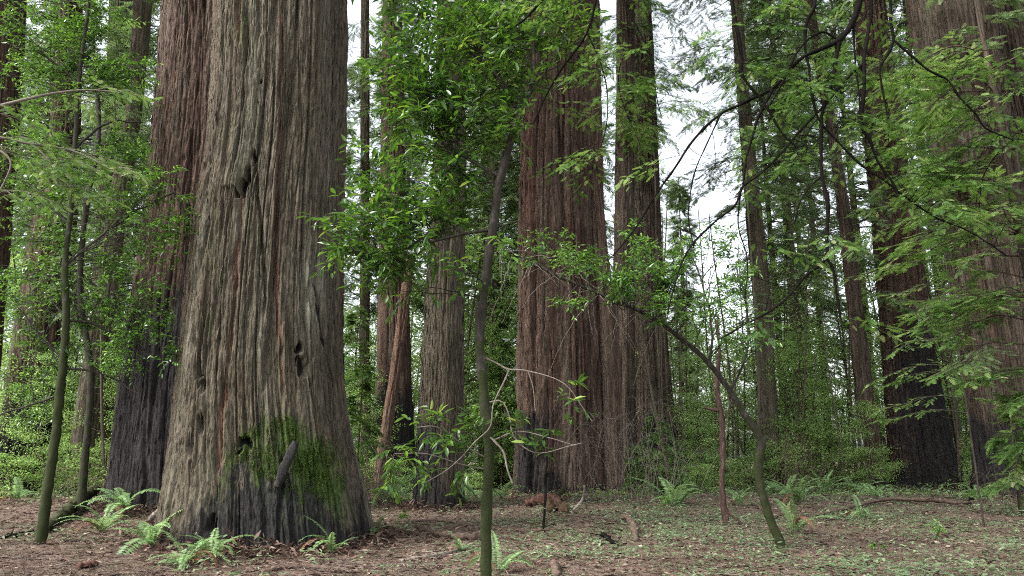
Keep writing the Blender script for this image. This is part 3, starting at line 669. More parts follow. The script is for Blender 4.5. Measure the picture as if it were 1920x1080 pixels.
def broadleaf(stems_mb, leaf_mb, attach, lobes, leaf_L=.11, leaf_W=.032, twigs=9, lpt=8, tpl=T_LEAF, rg=rng, twig_len=.28, base_r=.010, sag=.08, bright=0.0):
    """attach: (n,3) points the branches grow from; lobes: (px,py,Y,r_px,n)"""
    att = np.asarray(attach)
    allp, alld = [], []
    for px, py, Yl, rp, nb in lobes:
        c = P(px, py, Yl); rr = rp*mpp(px, py, Yl)
        for _ in range(nb):
            tgt = c + norm(rg.normal(size=3)[None])[0]*rr*rg.uniform(.2, 1.0)*np.array([1, 1.1, .95])
            cand = att[att[:, 2] < tgt[2]+.15] if (att[:, 2] < tgt[2]+.15).any() else att
            dd = np.linalg.norm((cand-tgt)*np.array([1, 1, .9]), axis=1)
            o = cand[np.argsort(dd)[min(len(dd)-1, int(rg.integers(0, max(1, len(dd)//6))))]]
            p = curved(o, tgt, 12, sag=sag, rg=rg); L = np.linalg.norm(tgt-o)
            r0 = base_r*min(1.4, .35+.4*L); tubes(stems_mb, p, np.linspace(r0, r0*.25, 12), 5)
            # twigs near the outer part
            t0 = max(.25, 1-1.1*rr*1.6/max(L, .01))
            ts = rg.uniform(t0, 1.0, twigs); ts[0] = 1
            idx = ts*11; i0 = np.minimum(idx.astype(int), 10); f = (idx-i0)[:, None]
            st = p[i0]*(1-f)+p[i0+1]*f; tg = norm(p[i0+1]-p[i0])
            d = norm(tg*.7+norm(rg.normal(size=(twigs, 3)))*.9*np.array([1, 1, .6]))
            en = st+d*(twig_len*rg.uniform(.5, 1.2, (twigs, 1)))
            en[:, 2] -= .03
            tt = np.linspace(0, 1, 4)[None, :, None]
            tp = st[:, None]*(1-tt)+en[:, None]*tt; tp[:, :, 2] += .02*np.sin(tt[0, :, 0]*3.1)[None]
            tubes(stems_mb, tp, np.broadcast_to(np.linspace(.003, .0015, 4), (twigs, 4)), 3)
            # leaves alternate along the twig
            u = np.linspace(.2, 1.0, lpt)[None, :, None]
            lp = (st[:, None]*(1-u)+en[:, None]*u).reshape(-1, 3)
            dl = np.repeat(d, lpt, 0)
            up = np.array([0, 0, 1.])
            sd = norm(np.cross(dl, up)+1e-6)
            sg = np.tile(np.where(np.arange(lpt) % 2, 1., -1.), twigs)[:, None]
            sg[lpt-1::lpt] = 0.1
            ld = norm(dl*.55+sd*sg*.8+rg.normal(size=dl.shape)*.28+up*.0)
            allp.append(lp); alld.append(ld)
    p = np.concatenate(allp); d = np.concatenate(alld); n = len(p)
    d[:, 2] -= rg.uniform(-.15, .55, n); d = norm(d)
    nr = norm(np.array([0, 0, 1.])+rg.normal(size=(n, 3))*.42)
    cl = perlin(p*1.6)*.35
    v = np.clip(.42+bright+cl+rg.normal(size=n)*.22, 0, 1)
    leaves(leaf_mb, tpl, p, d, nr, leaf_L*rg.uniform(.6, 1.25, n), leaf_W*rg.uniform(.75, 1.25, n), v)

# S1: the forked sapling in the centre foreground
Y1 = 7.6
st, lf = MB(), MB()
p1, r1 = stem_tube(st, [(911, 1230, 30), (911, 1110, 24), (912, 950, 23), (917, 850, 22), (908, 740, 22), (900, 650, 21), (901, 590, 21), (912, 510, 20), (922, 440, 20), (932, 370, 18), (945, 305, 18), (965, 240, 14), (988, 190, 10)], Y1, k=14, n=150, moss=(1.3, .25))
base1 = np.array([p1[0][0], p1[0][1], g1(p1[0][0], p1[0][1])])
t1 = thing('bay_sapling', 'slender crooked sapling with mossy lower stem and bright glossy leaves, nearest tree in the picture', 'tree', base1)
pt, _ = stem_tube(st, [(982, 205, 11), (1000, 140, 8, .1), (1002, 60, 6, .15), (1015, -40, 5, .2), (1020, -160, 4, .2)], Y1, k=7, n=30)
pb, _ = stem_tube(st, [(938, 330, 9), (880, 300, 7, .1), (820, 260, 6, .2), (760, 200, 4, .3)], Y1, k=7, n=24, wob=.02)
pb2, _ = stem_tube(st, [(925, 430, 8), (860, 440, 6, -.1), (800, 455, 5, -.2), (720, 475, 3, -.3), (640, 470, 2, -.35)], Y1, k=6, n=24, wob=.02)
pb3, _ = stem_tube(st, [(975, 215, 8), (920, 120, 6, .2), (860, 40, 5, .3), (790, -60, 4, .4)], Y1, k=6, n=24, wob=.02)
att = np.concatenate([p1[90:], pt, pb, pb2, pb3])
lob = [(760, 60, 7.7, 75, 11), (840, 110, 7.7, 85, 14), (760, 180, 7.8, 75, 12), (900, 60, 7.9, 80, 12), (860, 220, 7.7, 85, 14), (780, 300, 7.8, 70, 9), (920, 170, 7.6, 70, 9),
       (720, 120, 7.8, 50, 5), (850, 330, 7.6, 70, 9), (780, 400, 7.5, 65, 9), (700, 440, 7.3, 60, 8), (760, 480, 7.3, 55, 7), (690, 490, 7.3, 45, 5), (830, 430, 7.5, 60, 6), (650, 460, 7.25, 26, 2),
       (990, 130, 7.6, 60, 7), (940, 230, 7.5, 50, 5), (810, 350, 7.6, 80, 7), (700, 300, 7.7, 40, 3), (1080, 70, 7.9, 60, 5), (1060, 10, 8.0, 60, 6), (730, 250, 7.9, 60, 5), (670, 400, 7.4, 50, 4), (880, 480, 7.3, 50, 4), (720, 520, 7.3, 40, 3), (960, 100, 8.2, 80, 9), (860, 150, 8.3, 110, 10), (960, 30, 7.8, 70, 7), (1010, 60, 7.9, 50, 3), (820, -50, 8.0, 120, 12), (740, 0, 7.9, 60, 6), (720, 380, 7.5, 40, 4)]
lob = [(a, b, c_, r*1.18, max(2, round(n*.8))) for a, b, c_, r, n in lob]
broadleaf(st, lf, att, lob, leaf_L=.125, leaf_W=.034, twigs=6, lpt=7, twig_len=.36, bright=.0)
# low spray and bleached twigs
low = MB()
for pts in ([(903, 668, 5), (930, 680, 4), (955, 692, 4, -.1), (990, 695, 3, -.2), (1060, 720, 2, -.3), (1110, 790, 2, -.3)],
            [(955, 692, 4, -.1), (945, 715, 4, -.1), (925, 760, 3, -.15), (920, 800, 3, -.15), (890, 830, 3, -.2), (850, 870, 2, -.25), (790, 910, 2, -.3)],
            [(912, 755, 3), (940, 752, 3, -.1), (955, 780, 3, -.1), (965, 820, 3, -.15), (1010, 850, 2, -.2), (1090, 830, 2, -.2)],
            [(915, 815, 4), (930, 830, 5, -.1), (945, 850, 5, -.12), (952, 880, 4, -.15), (960, 905, 4, -.15)],
            [(990, 695, 3, -.2), (1000, 730, 2, -.2), (1005, 770, 2, -.2)], [(915, 880, 4), (860, 870, 3, -.1), (800, 850, 2, -.2), (740, 850, 2, -.3)],
            [(915, 860, 4), (870, 835, 3, -.1), (820, 800, 2, -.2), (780, 800, 2, -.2)], [(915, 830, 4), (970, 810, 3, -.1), (1030, 820, 2, -.2), (1080, 835, 2, -.2)]):
    stem_tube(low, pts, Y1, k=6, n=26, wob=.015)
low.build('low_twigs', M['twig_pale'], t1)
att2 = np.concatenate([p[:1] if False else p for p in [np.array([P(x, y, Y1-.15) for x, y in ((860, 870), (800, 850), (820, 800), (850, 870), (970, 810), (1030, 820), (740, 850), (1010, 850), (890, 830))])]])
broadleaf(st, lf, att2, [(750, 850, 7.3, 38, 3), (810, 795, 7.4, 34, 3), (850, 820, 7.4, 34, 3), (870, 890, 7.4, 34, 2), (730, 895, 7.3, 25, 1), (960, 790, 7.4, 30, 2), (1030, 815, 7.4, 36, 3), (1065, 745, 7.3, 32, 2), (880, 800, 7.4, 30, 2), (790, 880, 7.3, 30, 2)],
          leaf_L=.12, leaf_W=.032, twigs=3, lpt=6, twig_len=.18, bright=.05)
st.build('trunk', M['sapling'], t1); lf.build('crown', M['leaf_bay'], t1, smooth=False)

# S2: the sapling with the double bend
Y2 = 13.0
st, lf = MB(), MB()
b2 = PG(1468, 1030); Y2 = float(b2[1])
p2, r2 = stem_tube(st, [(1470, 1042, 26), (1462, 1015, 20), (1445, 975, 19), (1428, 920, 18), (1422, 870, 18), (1428, 835, 18), (1420, 812, 16), (1398, 780, 14), (1370, 735, 12.5), (1330, 682, 11), (1290, 645, 10), (1230, 600, 9), (1170, 570, 8), (1110, 545, 7), (1040, 515, 6), (970, 478, 4), (925, 462, 3)], Y2, k=12, n=170, moss=(1.0, .1))
t2 = thing('bay_sapling', 'sapling bent twice whose thin stem arches far to the left over the clearing', 'tree', b2)
ups = []
for pts in ([(1330, 682, 7), (1335, 620, 5, .2), (1320, 540, 4, .3), (1290, 460, 3, .4)], [(1370, 735, 6), (1400, 660, 5, .2), (1400, 580, 4, .3), (1380, 500, 3, .4)],
            [(1230, 600, 6), (1220, 550, 4, .2), (1190, 490, 3, .2), (1150, 430, 2, .2)], [(1110, 545, 5), (1090, 500, 3, .1), (1080, 450, 2, .2)], [(1300, 655, 5), (1250, 610, 4, .3), (1240, 530, 3, .5), (1230, 470, 2, .6)],
            ):
    q, _ = stem_tube(st, pts, Y2, k=6, n=24, wob=.04); ups.append(q)
att = np.concatenate([p2[90:]]+ups)
broadleaf(st, lf, att, [(1180, 530, 13, 60, 9), (1120, 500, 13, 50, 7), (1240, 500, 13.2, 60, 9), (1290, 480, 13.4, 60, 10), (1330, 560, 13.2, 60, 8), (1390, 520, 13.4, 50, 7), (1400, 620, 13.2, 50, 6), (1250, 570, 13.2, 50, 6), (1350, 450, 13.4, 50, 6),
                        (1060, 470, 13, 45, 5), (1200, 440, 13.5, 50, 5), (1000, 470, 13, 30, 3), (1060, 560, 13, 30, 2)], leaf_L=.11, leaf_W=.032, twigs=9, lpt=7, twig_len=.3, bright=.08)
# bare drooping twigs
bt = MB()
for k in range(46):
    o = p2[int(rng.integers(95, 168))]; L = rng.uniform(.5, 1.6)
    e = o+np.array([rng.normal()*.5, rng.normal()*.4, -rng.uniform(.1, 1.0)])*L
    tubes(bt, curved(o, e, 14, sag=rng.uniform(.05, .3)), np.linspace(.0055, .002, 14), 4)
bt.build('bare_twigs', M['twig_pale'], t2)
st.build('trunk', M['sapling'], t2); lf.build('crown', M['leaf_mid'], t2, smooth=False)

# S3: mossy sapling at the left
b3 = PG(76, 1020); Y3 = float(b3[1])
st, lf = MB(), MB()
p3, _ = stem_tube(st, [(72, 1034, 30), (80, 985, 22), (92, 900, 20), (104, 820, 19), (112, 740, 18), (120, 660, 16), (124, 580, 14), (122, 500, 12), (132, 400, 10), (140, 280, 9), (148, 150, 8), (165, 20, 7), (180, -120, 5)], Y3, k=12, n=150, moss=(1.1, .6))
t3 = thing('bay_sapling', 'thin mossy sapling leaning slightly at the left with a leafy crown', 'tree', b3)
ups = []
for pts in ([(124, 600, 6), (180, 610, 5, .3), (250, 650, 4, .5), (330, 690, 2, .6)], [(120, 500, 6), (180, 450, 5, .2), (250, 400, 4, .3), (330, 360, 3, .4)], [(130, 420, 6), (80, 380, 5), (20, 370, 4)],
            [(140, 280, 6), (200, 230, 5, .2), (270, 230, 3, .4)], [(148, 160, 5), (90, 110, 4), (30, 90, 3)], [(112, 740, 5), (60, 760, 4), (0, 780, 3)], [(116, 690, 5), (190, 700, 4, .3), (260, 740, 3, .3)]):
    q, _ = stem_tube(st, pts, Y3, k=6, n=24, wob=.06); ups.append(q)
att = np.concatenate([p3[70:]]+ups); yy = Y3+.2
broadleaf(st, lf, att, [(60, 60, yy, 70, 16), (170, 40, yy, 80, 18), (250, 130, yy, 50, 8), (30, 160, yy, 60, 8), (30, 330, yy, 50, 7), (270, 540, yy, 50, 8), (100, 480, yy, 60, 7), (120, 150, yy, 70, 9), (210, 120, yy, 60, 8), (60, 250, yy, 60, 8), (230, 270, yy, 60, 9), (310, 350, yy, 45, 10), (325, 420, yy, 45, 11), (290, 460, yy, 50, 9), (170, 340, yy, 70, 9),
                        (100, 400, yy, 60, 6), (50, 520, yy, 70, 8), (310, 590, yy, 36, 4), (200, 540, yy, 60, 7), (150, 610, yy, 50, 5), (60, 640, yy, 60, 7), (190, 680, yy, 50, 5), (60, 730, yy, 50, 4), (330, 660, yy, 26, 3), (240, 620, yy, 40, 4), (230, 40, yy, 50, 6)],
          leaf_L=.10, leaf_W=.036, twigs=9, lpt=7, twig_len=.3, bright=.08)
st.build('trunk', M['sapling'], t3); lf.build('crown', M['leaf_mid'], t3, smooth=False)

# S4: taller broadleaf behind it, fills the left
b4 = PG(165, 950); Y4 = 21.0; b4 = np.array([P(165, 930, Y4)[0], Y4, 0]); b4[2] = g1(b4[0], b4[1])
st, lf = MB(), MB()
p4, _ = stem_tube(st, [(150, 958, 22), (160, 850, 16), (170, 700, 14), (150, 550, 12), (160, 400, 11), (185, 250, 10), (175, 100, 9), (170, -60, 8)], Y4, k=9, n=100, moss=(.8, .5))
t4 = thing('bay_tree', 'pale-stemmed leafy tree behind the thin mossy sapling at the left', 'tree', b4)
broadleaf(st, lf, p4[35:], [(60, 120, 21, 80, 14), (200, 160, 21, 70, 14), (20, 260, 21, 70, 9), (250, 280, 21, 50, 9), (150, 450, 21, 70, 10), (20, 520, 21, 60, 8), (120, 330, 21, 80, 9), (230, 380, 21, 60, 8), (40, 440, 21, 60, 7), (220, 500, 21, 60, 7), (100, 560, 21, 70, 7), (230, 620, 21, 50, 6), (40, 600, 21, 50, 5), (170, 20, 21, 80, 10), (280, 180, 21.3, 40, 4), (20, 0, 21, 70, 7), (120, 700, 21, 60, 5), (230, 700, 21, 40, 3), (60, 790, 21, 50, 4)],
          leaf_L=.11, leaf_W=.04, twigs=12, lpt=8, twig_len=.5, base_r=.016, tpl=T_FAR, bright=.0)
st.build('trunk', M['sapling'], t4); lf.build('crown', M['leaf_mid'], t4, smooth=False)

# ------------------------------------------------------------------ redwood sprays
# right-hand redwood sapling: trunk just outside the frame, layered branches reaching in
def young_redwood(name, label, base, lean_top, H, branches, mat='needle', spray_L=.17, r=.09, side_L=.6, val=.6, n_side=12, per=5, droop=.2, tilt=.28, bark='bark_dim'):
    st, lf = MB(), MB()
    n = 30; t = np.linspace(0, 1, n)[:, None]
    path = base[None]*(1-t)+lean_top[None]*t
    tubes(st, path, np.linspace(r, r*.25, n), 10)
    tr = thing(name, label, 'tree', base)
    for z, az, L, dr in branches:
        i = np.argmin(np.abs(path[:, 2]-z)); o = path[i]
        d = np.array([math.cos(az), math.sin(az), 0])
        pts = np.array([o, o+d*L*.35+[0, 0, .05*L], o+d*L*.7+[0, 0, -dr*.35*L], o+d*L+[0, 0, -dr*L]])+rng.normal(size=(4, 3))*.03*L*np.array([[0], [1], [1], [1]])
        spray_branch(st, lf, pts, n_side=n_side, side_L=side_L*L/2, spray_L=spray_L, r0=.006+.004*L, val=val, per=per, droop=droop, tilt=tilt)
    st.build('trunk', M[bark], tr); lf.build('crown', M[mat], tr, smooth=False)
    return tr
Yr = 9.5
bR = np.array([P(2010, 900, Yr)[0], Yr, 0]); bR[2] = g1(bR[0], bR[1])
brs = []
for k in range(62):
    z = rng.uniform(1.6, 7.2); az = math.pi+rng.uniform(-1.0, .9); L = rng.uniform(.9, 1.55)*(1.05 if z > 2.5 else .55)
    if z < 2.3: continue
    brs.append((z, az, L, rng.uniform(-.02, .22)))
for k in range(14): brs.append((rng.uniform(1, 7), rng.uniform(-1, 1.5), rng.uniform(1, 1.8), .3))
young_redwood('young_redwood', 'young redwood whose flat feathery green sprays hang in at the right edge', bR, bR+np.array([-.15, .3, 8.5]), 8.5, brs, val=.55, side_L=.75, n_side=16, spray_L=.115, per=8, droop=.10, tilt=.16)
# one in front of the big black-footed redwood
bq = np.array([P(1838, 930, 17)[0], 17, 0]); bq[2] = g1(bq[0], bq[1])
brs = [(z, math.pi+rng.uniform(-.5, .4), L*1.3, .12) for z, L in ((5.9, 1.5), (5.3, 1.3), (4.1, 1.7), (3.6, 1.5), (3.45, 1.2), (2.9, 1.5), (2.45, 1.3), (6.8, 1.2), (7.6, 1.4))]
brs += [(z, rng.uniform(-1, 1.5), 1.0, .2) for z in (2.8, 3.5, 4.3, 5.2, 6.1, 7.1)]
young_redwood('young_redwood', 'spindly young redwood with thin pale green sprays in front of the coal-black foot', bq, bq+np.array([.0, .3, 9.]), 9, brs, r=.022, side_L=.6, spray_L=.13, val=.65, n_side=12, per=7, droop=.1, tilt=.2, bark='sapling')
# small ones in the middle distance
for px, Yd, H, lab in ((668, 30, 5.2, 'small bushy young redwood between the mossy giant and the leaning orange snag'), (1230, 31, 3.2, 'low feathery young redwood right of the massive fluted redwood'),
                       (655, 38, 9, 'taller young redwood right behind the edge of the mossy giant'), (1905, 22, 3.0, 'young redwood at the foot of the very thick right-edge redwood'),
                       (940, 42, 10, 'slim young redwood left of the massive fluted redwood')):
    b = np.array([P(px, 900, Yd)[0], Yd, 0]); b[2] = g1(b[0], b[1]); nb = int(H*7)
    brs = [(z, rng.uniform(0, 2*math.pi), (1-(z/H)*.75)*1.7*rng.uniform(.7, 1.1), .25) for z in np.linspace(.5, H, nb)]
    young_redwood('young_redwood', lab, b, b+np.array([.1, 0, H]), H, brs, r=.05, side_L=.8, spray_L=.26, val=.55, n_side=9)

# ------------------------------------------------------------------ overhanging dark boughs, upper right
Yh = 6.2; BW = 1.35
tH = thing('overhanging_bough', 'nearly black bare bough with crooked twigs hanging in from the top right', 'branch', P(1640, -260, Yh))
JN = (1640, -260, 22)
segs = [
 [JN, (1630, -100, 15), (1612, 0, 11), (1596, 45, 10), (1573, 75, 9), (1540, 92, 7), (1500, 112, 6), (1450, 165, 5.5, .1), (1400, 190, 5, .1), (1350, 215, 4.5, .2), (1300, 262, 4, .2), (1262, 320, 3.5, .2), (1240, 350, 3, .2), (1205, 405, 3, .3), (1170, 455, 2.5, .3), (1140, 490, 2, .3)],
 [(1573, 75, 8), (1566, 120, 6.5), (1560, 150, 6), (1543, 205, 6), (1540, 260, 6), (1541, 330, 6), (1552, 385, 6.5), (1551, 440, 5.5), (1548, 484, 5), (1510, 518, 4), (1480, 552, 4), (1440, 585, 3.5), (1390, 612, 3), (1350, 635, 2.5)],
 [(1548, 484, 4.5), (1562, 505, 4), (1568, 550, 3.5), (1576, 600, 3)],
 [(1545, 238, 4), (1580, 275, 3.5), (1615, 310, 3.5), (1660, 340, 3), (1700, 372, 3), (1760, 410, 2.5), (1830, 440, 2), (1890, 480, 2)],
 [(1638, -180, 8), (1634, 0, 6), (1628, 60, 6), (1619, 115, 6.5), (1621, 160, 6.5), (1614, 232, 6), (1632, 265, 5), (1645, 300, 4.5), (1668, 335, 4), (1682, 362, 3)],
 [(1650, -160, 7), (1668, 0, 5.5), (1670, 40, 5), (1676, 76, 5), (1660, 110, 4), (1650, 130, 3.5), (1656, 170, 3), (1664, 215, 2.5), (1668, 240, 2)],
 [(1676, 76, 4), (1710, 105, 3.5), (1740, 130, 3.5), (1778, 150, 3.5), (1800, 185, 3), (1830, 215, 3), (1850, 240, 2.5), (1900, 262, 2)],
 [(1600, -120, 7), (1535, -40, 6), (1528, 10, 6), (1512, 45, 6), (1510, 90, 5), (1517, 125, 5), (1520, 160, 4), (1530, 215, 4), (1546, 240, 4)],
 [(1420, -160, 8), (1378, -30, 7), (1374, 10, 6.5), (1382, 60, 6), (1390, 110, 5.5), (1390, 135, 5), (1402, 158, 4), (1430, 190, 4), (1460, 240, 3), (1500, 280, 2)],
 [(1619, 120, 5), (1590, 145, 4), (1548, 195, 4), (1500, 245, 3.5), (1452, 300, 3.5), (1420, 330, 3.5), (1392, 350, 4), (1378, 385, 4), (1340, 415, 3.5), (1305, 450, 3), (1280, 490, 3), (1262, 545, 2.5), (1250, 590, 2)],
 [(1448, 168, 5), (1425, 215, 5), (1412, 250, 4.5), (1398, 300, 4), (1392, 345, 3.5)],
 [(1604, 20, 5), (1600, 60, 3.5), (1604, 110, 3), (1612, 180, 2.5), (1610, 230, 2)],
 [(1573, 75, 5), (1540, 60, 3.5), (1500, 90, 3), (1470, 150, 2.5), (1440, 200, 2), (1400, 215, 2)],
 [(1541, 330, 3), (1520, 350, 2.5), (1500, 380, 2.2), (1490, 420, 2)],
 [(1350, 215, 3), (1330, 260, 2.5), (1300, 330, 2), (1290, 400, 2), (1300, 460, 1.6)],
 [(1390, 350, 3), (1384, 420, 2.5), (1400, 480, 2), (1396, 560, 2)],
]
mbB = [MB()]
allh = []
bms = []
for s_ in segs:
    s_ = [(p[0], p[1], p[2]*BW, *p[3:]) for p in s_]
    m3 = MB(); q, _ = stem_tube(m3, s_, Yh, k=8, n=max(24, len(s_)*7), rough=.12, wob=.012)
    allh.append(q); bms.append(m3)
H = np.concatenate(allh); owner = np.concatenate([np.full(len(q), i) for i, q in enumerate(allh)])
for k in range(150):
    jj = int(rng.integers(len(H))); o = H[jj]; m3 = bms[owner[jj]]; L = rng.uniform(.12, .55)
    e = o+norm((rng.normal(size=3)*np.array([1, .8, .8])-np.array([0, 0, .5]))[None])[0]*L
    tubes(m3, curved(o, e, 9, sag=.1, jit=.12), np.linspace(.0035, .0015, 9), 4)
m4 = MB()
for k in range(74):
    jj = int(rng.integers(len(H))); o = H[jj] if k < 26 else P(rng.uniform(1640, 1940), rng.uniform(0, 420), Yh+rng.uniform(-.3, .9)) if k < 54 else P(rng.uniform(1370, 1660), rng.uniform(-60, 300), Yh+rng.uniform(-.1, 1.2))
    L = rng.uniform(.3, .7); az = rng.uniform(0, 2*math.pi); d = np.array([math.cos(az), math.sin(az)*.6, -.35])
    j = np.argmin(np.linalg.norm(H-o, axis=1)); m3 = bms[owner[j]]
    if k >= 14:
        tubes(m3, curved(H[j], o, 12, sag=.12, jit=.08), np.linspace(.004, .003, 12), 4)
    spray_branch(m3, m4, np.array([o, o+d*L*.5+[0, 0, .03], o+d*L]), n_side=9, side_L=.28, spray_L=.085, r0=.003, per=4, val=.45, start=.1)
for m3 in bms: m3.build('branch', M['black_branch'], tH)
m4.build('sprays', M['needle'], tH, smooth=False)

# top-centre hanging sprays (redwood bough from above)
tC = thing('overhanging_bough', 'drooping bough of soft green needles in front of the top of the massive fluted redwood', 'branch', P(1100, -220, 7.2))
m3, m4 = MB(), MB()
for pts in ([(1100, -220, 14), (1060, -60, 8), (1000, 20, 5, .2), (950, 60, 3, .3)], [(1100, -220, 10), (1120, -40, 7), (1100, 60, 5), (1040, 150, 4, .3), (1000, 230, 3, .3)], [(1110, -200, 10), (1160, -20, 6), (1195, 50, 4), (1220, 120, 3), (1240, 220, 2)],
            [(1100, 60, 4), (1130, 130, 3), (1140, 210, 2.5), (1120, 300, 2)], [(1195, 50, 3), (1160, 140, 2.5), (1180, 230, 2)]):
    q, _ = stem_tube(m3, pts, 7.2, k=7, n=30, wob=.02)
    for k in range(9):
        o = q[int(rng.integers(8, 30))]; L = rng.uniform(.3, .7); az = rng.uniform(0, 2*math.pi); d = np.array([math.cos(az), math.sin(az)*.7, -.3])
        spray_branch(m3, m4, np.array([o, o+d*L*.5+[0, 0, .03], o+d*L]), n_side=9, side_L=.28, spray_L=.085, r0=.003, per=4, val=.55, start=.1)
m3.build('branch', M['black_branch'], tC); m4.build('sprays', M['needle'], tC, smooth=False)

# near-left pale dying spray, close to the lens
tL = thing('overhanging_bough', 'pale drooping needle spray, close and half dry, at the left edge', 'branch', P(-160, 240, 3.4))
m3, m4 = MB(), MB()
for pts in ([(-160, 240, 12), (-60, 215, 9), (30, 190, 7), (100, 175, 5, .1), (160, 170, 4, .2), (230, 175, 3, .3)], [(-160, 240, 9), (-40, 250, 7), (60, 270, 5, .1), (140, 285, 4, .2), (230, 330, 3, .2)], [(-100, 225, 8), (-20, 270, 5), (20, 300, 4), (10, 340, 4), (-10, 370, 3)],
            [(60, 270, 4, .1), (90, 300, 3, .1), (110, 350, 2.5, .1)]):
    q, _ = stem_tube(m3, pts, 3.4, k=7, n=30, wob=.008)
    for k in range(6):
        o = q[int(rng.integers(10, 30))]; L = rng.uniform(.15, .3); az = rng.uniform(-1.2, 1.2); d = np.array([math.cos(az), math.sin(az)*.7, -.25])
        spray_branch(m3, m4, np.array([o, o+d*L*.5+[0, 0, .02], o+d*L]), n_side=8, side_L=.13, spray_L=.045, r0=.002, per=4, val=.62, start=.1)
m3.build('branch', M['twig_pale'], tL); m4.build('sprays', M['needle'], tL, smooth=False)

# ------------------------------------------------------------------ background trees
def conifer_proto(H, R, base_h, nb, seed, spray=.75, lean=0.0):
    rg = np.random.default_rng(seed); st, lf = MB(), MB()
    n = 24; t = np.linspace(0, 1, n); path = np.stack([lean*t*H+.12*np.sin(t*5+seed), 0.1*np.sin(t*4), t*H-.4*(t == 0)], -1)
    rad = np.linspace(H*.0095, .04, n); rad[0] *= 1.3; tubes(st, path, rad, 10)
    zs = base_h+(H-base_h)*rg.uniform(0, 1, nb)**.9
    az = rg.uniform(0, 2*np.pi, nb); f = (zs-base_h)/(H-base_h)
    L = R*(1-.8*f)*rg.uniform(.5, 1.15, nb)*np.where(f < .1, .6, 1)
    o = np.stack([np.interp(zs, path[:, 2], path[:, 0]), np.interp(zs, path[:, 2], path[:, 1]), zs], -1)
    d = np.stack([np.cos(az), np.sin(az), np.zeros(nb)], -1)
    u = np.linspace(0, 1, 6)[None, :, None]
    bp = o[:, None]+d[:, None]*(u*L[:, None, None]); bp[:, :, 2] += (.12*u[..., 0]-.42*u[..., 0]**2)*L[:, None]
    tubes(st, bp, np.linspace(1, .25, 6)[None]*(.012*L+.012)[:, None], 4)
    ns = 16
    uu = rg.uniform(.18, 1, (nb, ns)); x = uu*5; i0 = np.minimum(x.astype(int), 4); fr = (x-i0)[..., None]
    ii = np.arange(nb)[:, None]
    lp = bp[ii, i0]*(1-fr)+bp[ii, i0+1]*fr
    sg = np.where(rg.random((nb, ns)) < .5, 1., -1.)[..., None]
    sd = np.stack([-d[:, 1], d[:, 0], d[:, 2]], -1)[:, None]
    ld = d[:, None]*.7+sd*sg*.8+rg.normal(size=lp.shape)*.2; ld[..., 2] -= .35
    lp = lp.reshape(-1, 3); ld = norm(ld.reshape(-1, 3)); N_ = len(lp)
    lp = lp+ld*rg.uniform(0, .5, (N_, 1))
    nr = norm(np.array([0, 0, 1.])+rg.normal(size=(N_, 3))*.35)
    Ls = spray*rg.uniform(.55, 1.3, N_)
    v = np.clip(.45+.3*perlin(lp*.5+seed)+rg.normal(size=N_)*.15, 0, 1)
    leaves(lf, T_SPRAY, lp, ld, nr, Ls, Ls*.9, v)
    return st, lf
def broad_proto(H, R, base_h, nb, seed, leaf=.16, per=90, stems=1):
    rg = np.random.default_rng(seed); st, lf = MB(), MB(); n = 24
    att = []
    for s_ in range(stems):
        t = np.linspace(0, 1, n); a = rg.normal(size=2)*(.3*R if stems > 1 else .1)
        path = np.stack([a[0]*t+.2*np.sin(t*4+seed+s_)*t, a[1]*t+.2*np.sin(t*5+s_)*t, t*H*rg.uniform(.8, 1)-.3*(t == 0)], -1)
        tubes(st, path, np.linspace(.012*H/(1+.3*stems), .02, n), 7); att.append(path[n//4:])
    att = np.concatenate(att); P_, D_ = [], []
    for k in range(nb):
        az = rg.uniform(0, 2*np.pi); z = rg.uniform(base_h, H); f = (z-base_h)/(H-base_h)
        rr = R*(math.sin(math.pi*(.18+.75*f))**.7)*rg.uniform(.35, 1.05)
        tgt = np.array([math.cos(az)*rr, math.sin(az)*rr, z])
        j = np.argmin(np.linalg.norm((att-tgt)*[1, 1, 1.2]-[0, 0, -.5*rr], axis=1)); o = att[j]
        p = curved(o, tgt, 8, sag=.08, rg=rg); tubes(st, p, np.linspace(.02, .005, 8), 4)
        m = per; u = rg.uniform(.35, 1.0, m)**.7; x = u*7; i0 = np.minimum(x.astype(int), 6); fr = (x-i0)[:, None]
        c = p[i0]*(1-fr)+p[i0+1]*fr
        # flat-ish leafy shelves
        P_.append(c+rg.normal(size=(m, 3))*np.array([.42, .42, .16])*R*.28); D_.append(rg.normal(size=(m, 3))*np.array([1, 1, .4]))
    lp = np.concatenate(P_); ld = norm(np.concatenate(D_)); N_ = len(lp); ld[:, 2] -= .3; ld = norm(ld)
    nr = norm(np.array([0, 0, 1.])+rg.normal(size=(N_, 3))*.5)
    leaves(lf, T_FAR, lp, ld, nr, leaf*rg.uniform(.6, 1.3, N_), leaf*.45*rg.uniform(.7, 1.3, N_), np.clip(.5+.35*perlin(lp*.7+seed)+rg.normal(size=N_)*.15, 0, 1))
    return st, lf
LAND = [(-400, 0), (0, 90), (90, 320), (320, 700), (700, 790), (790, 975), (975, 1160), (1160, 1300), (1300, 1430), (1430, 1640), (1640, 1800), (1800, 2400)]
LNAME = ['beyond the left edge trunk', 'behind the black-footed left redwood', 'left of the mossy giant', 'behind the mossy giant', 'by the leaning orange snag', 'between the slim grey and the fluted redwood',
         'behind the massive fluted redwood', 'by the wide greyish redwood', 'in the bright gap', 'beside the thin dark leaning trunk', 'behind the coal-black foot', 'behind the right-edge redwoods']
def slot(px):
    for (a, b), n in zip(LAND, LNAME):
        if a <= px < b: return n
    return LNAME[-1]
protos = []
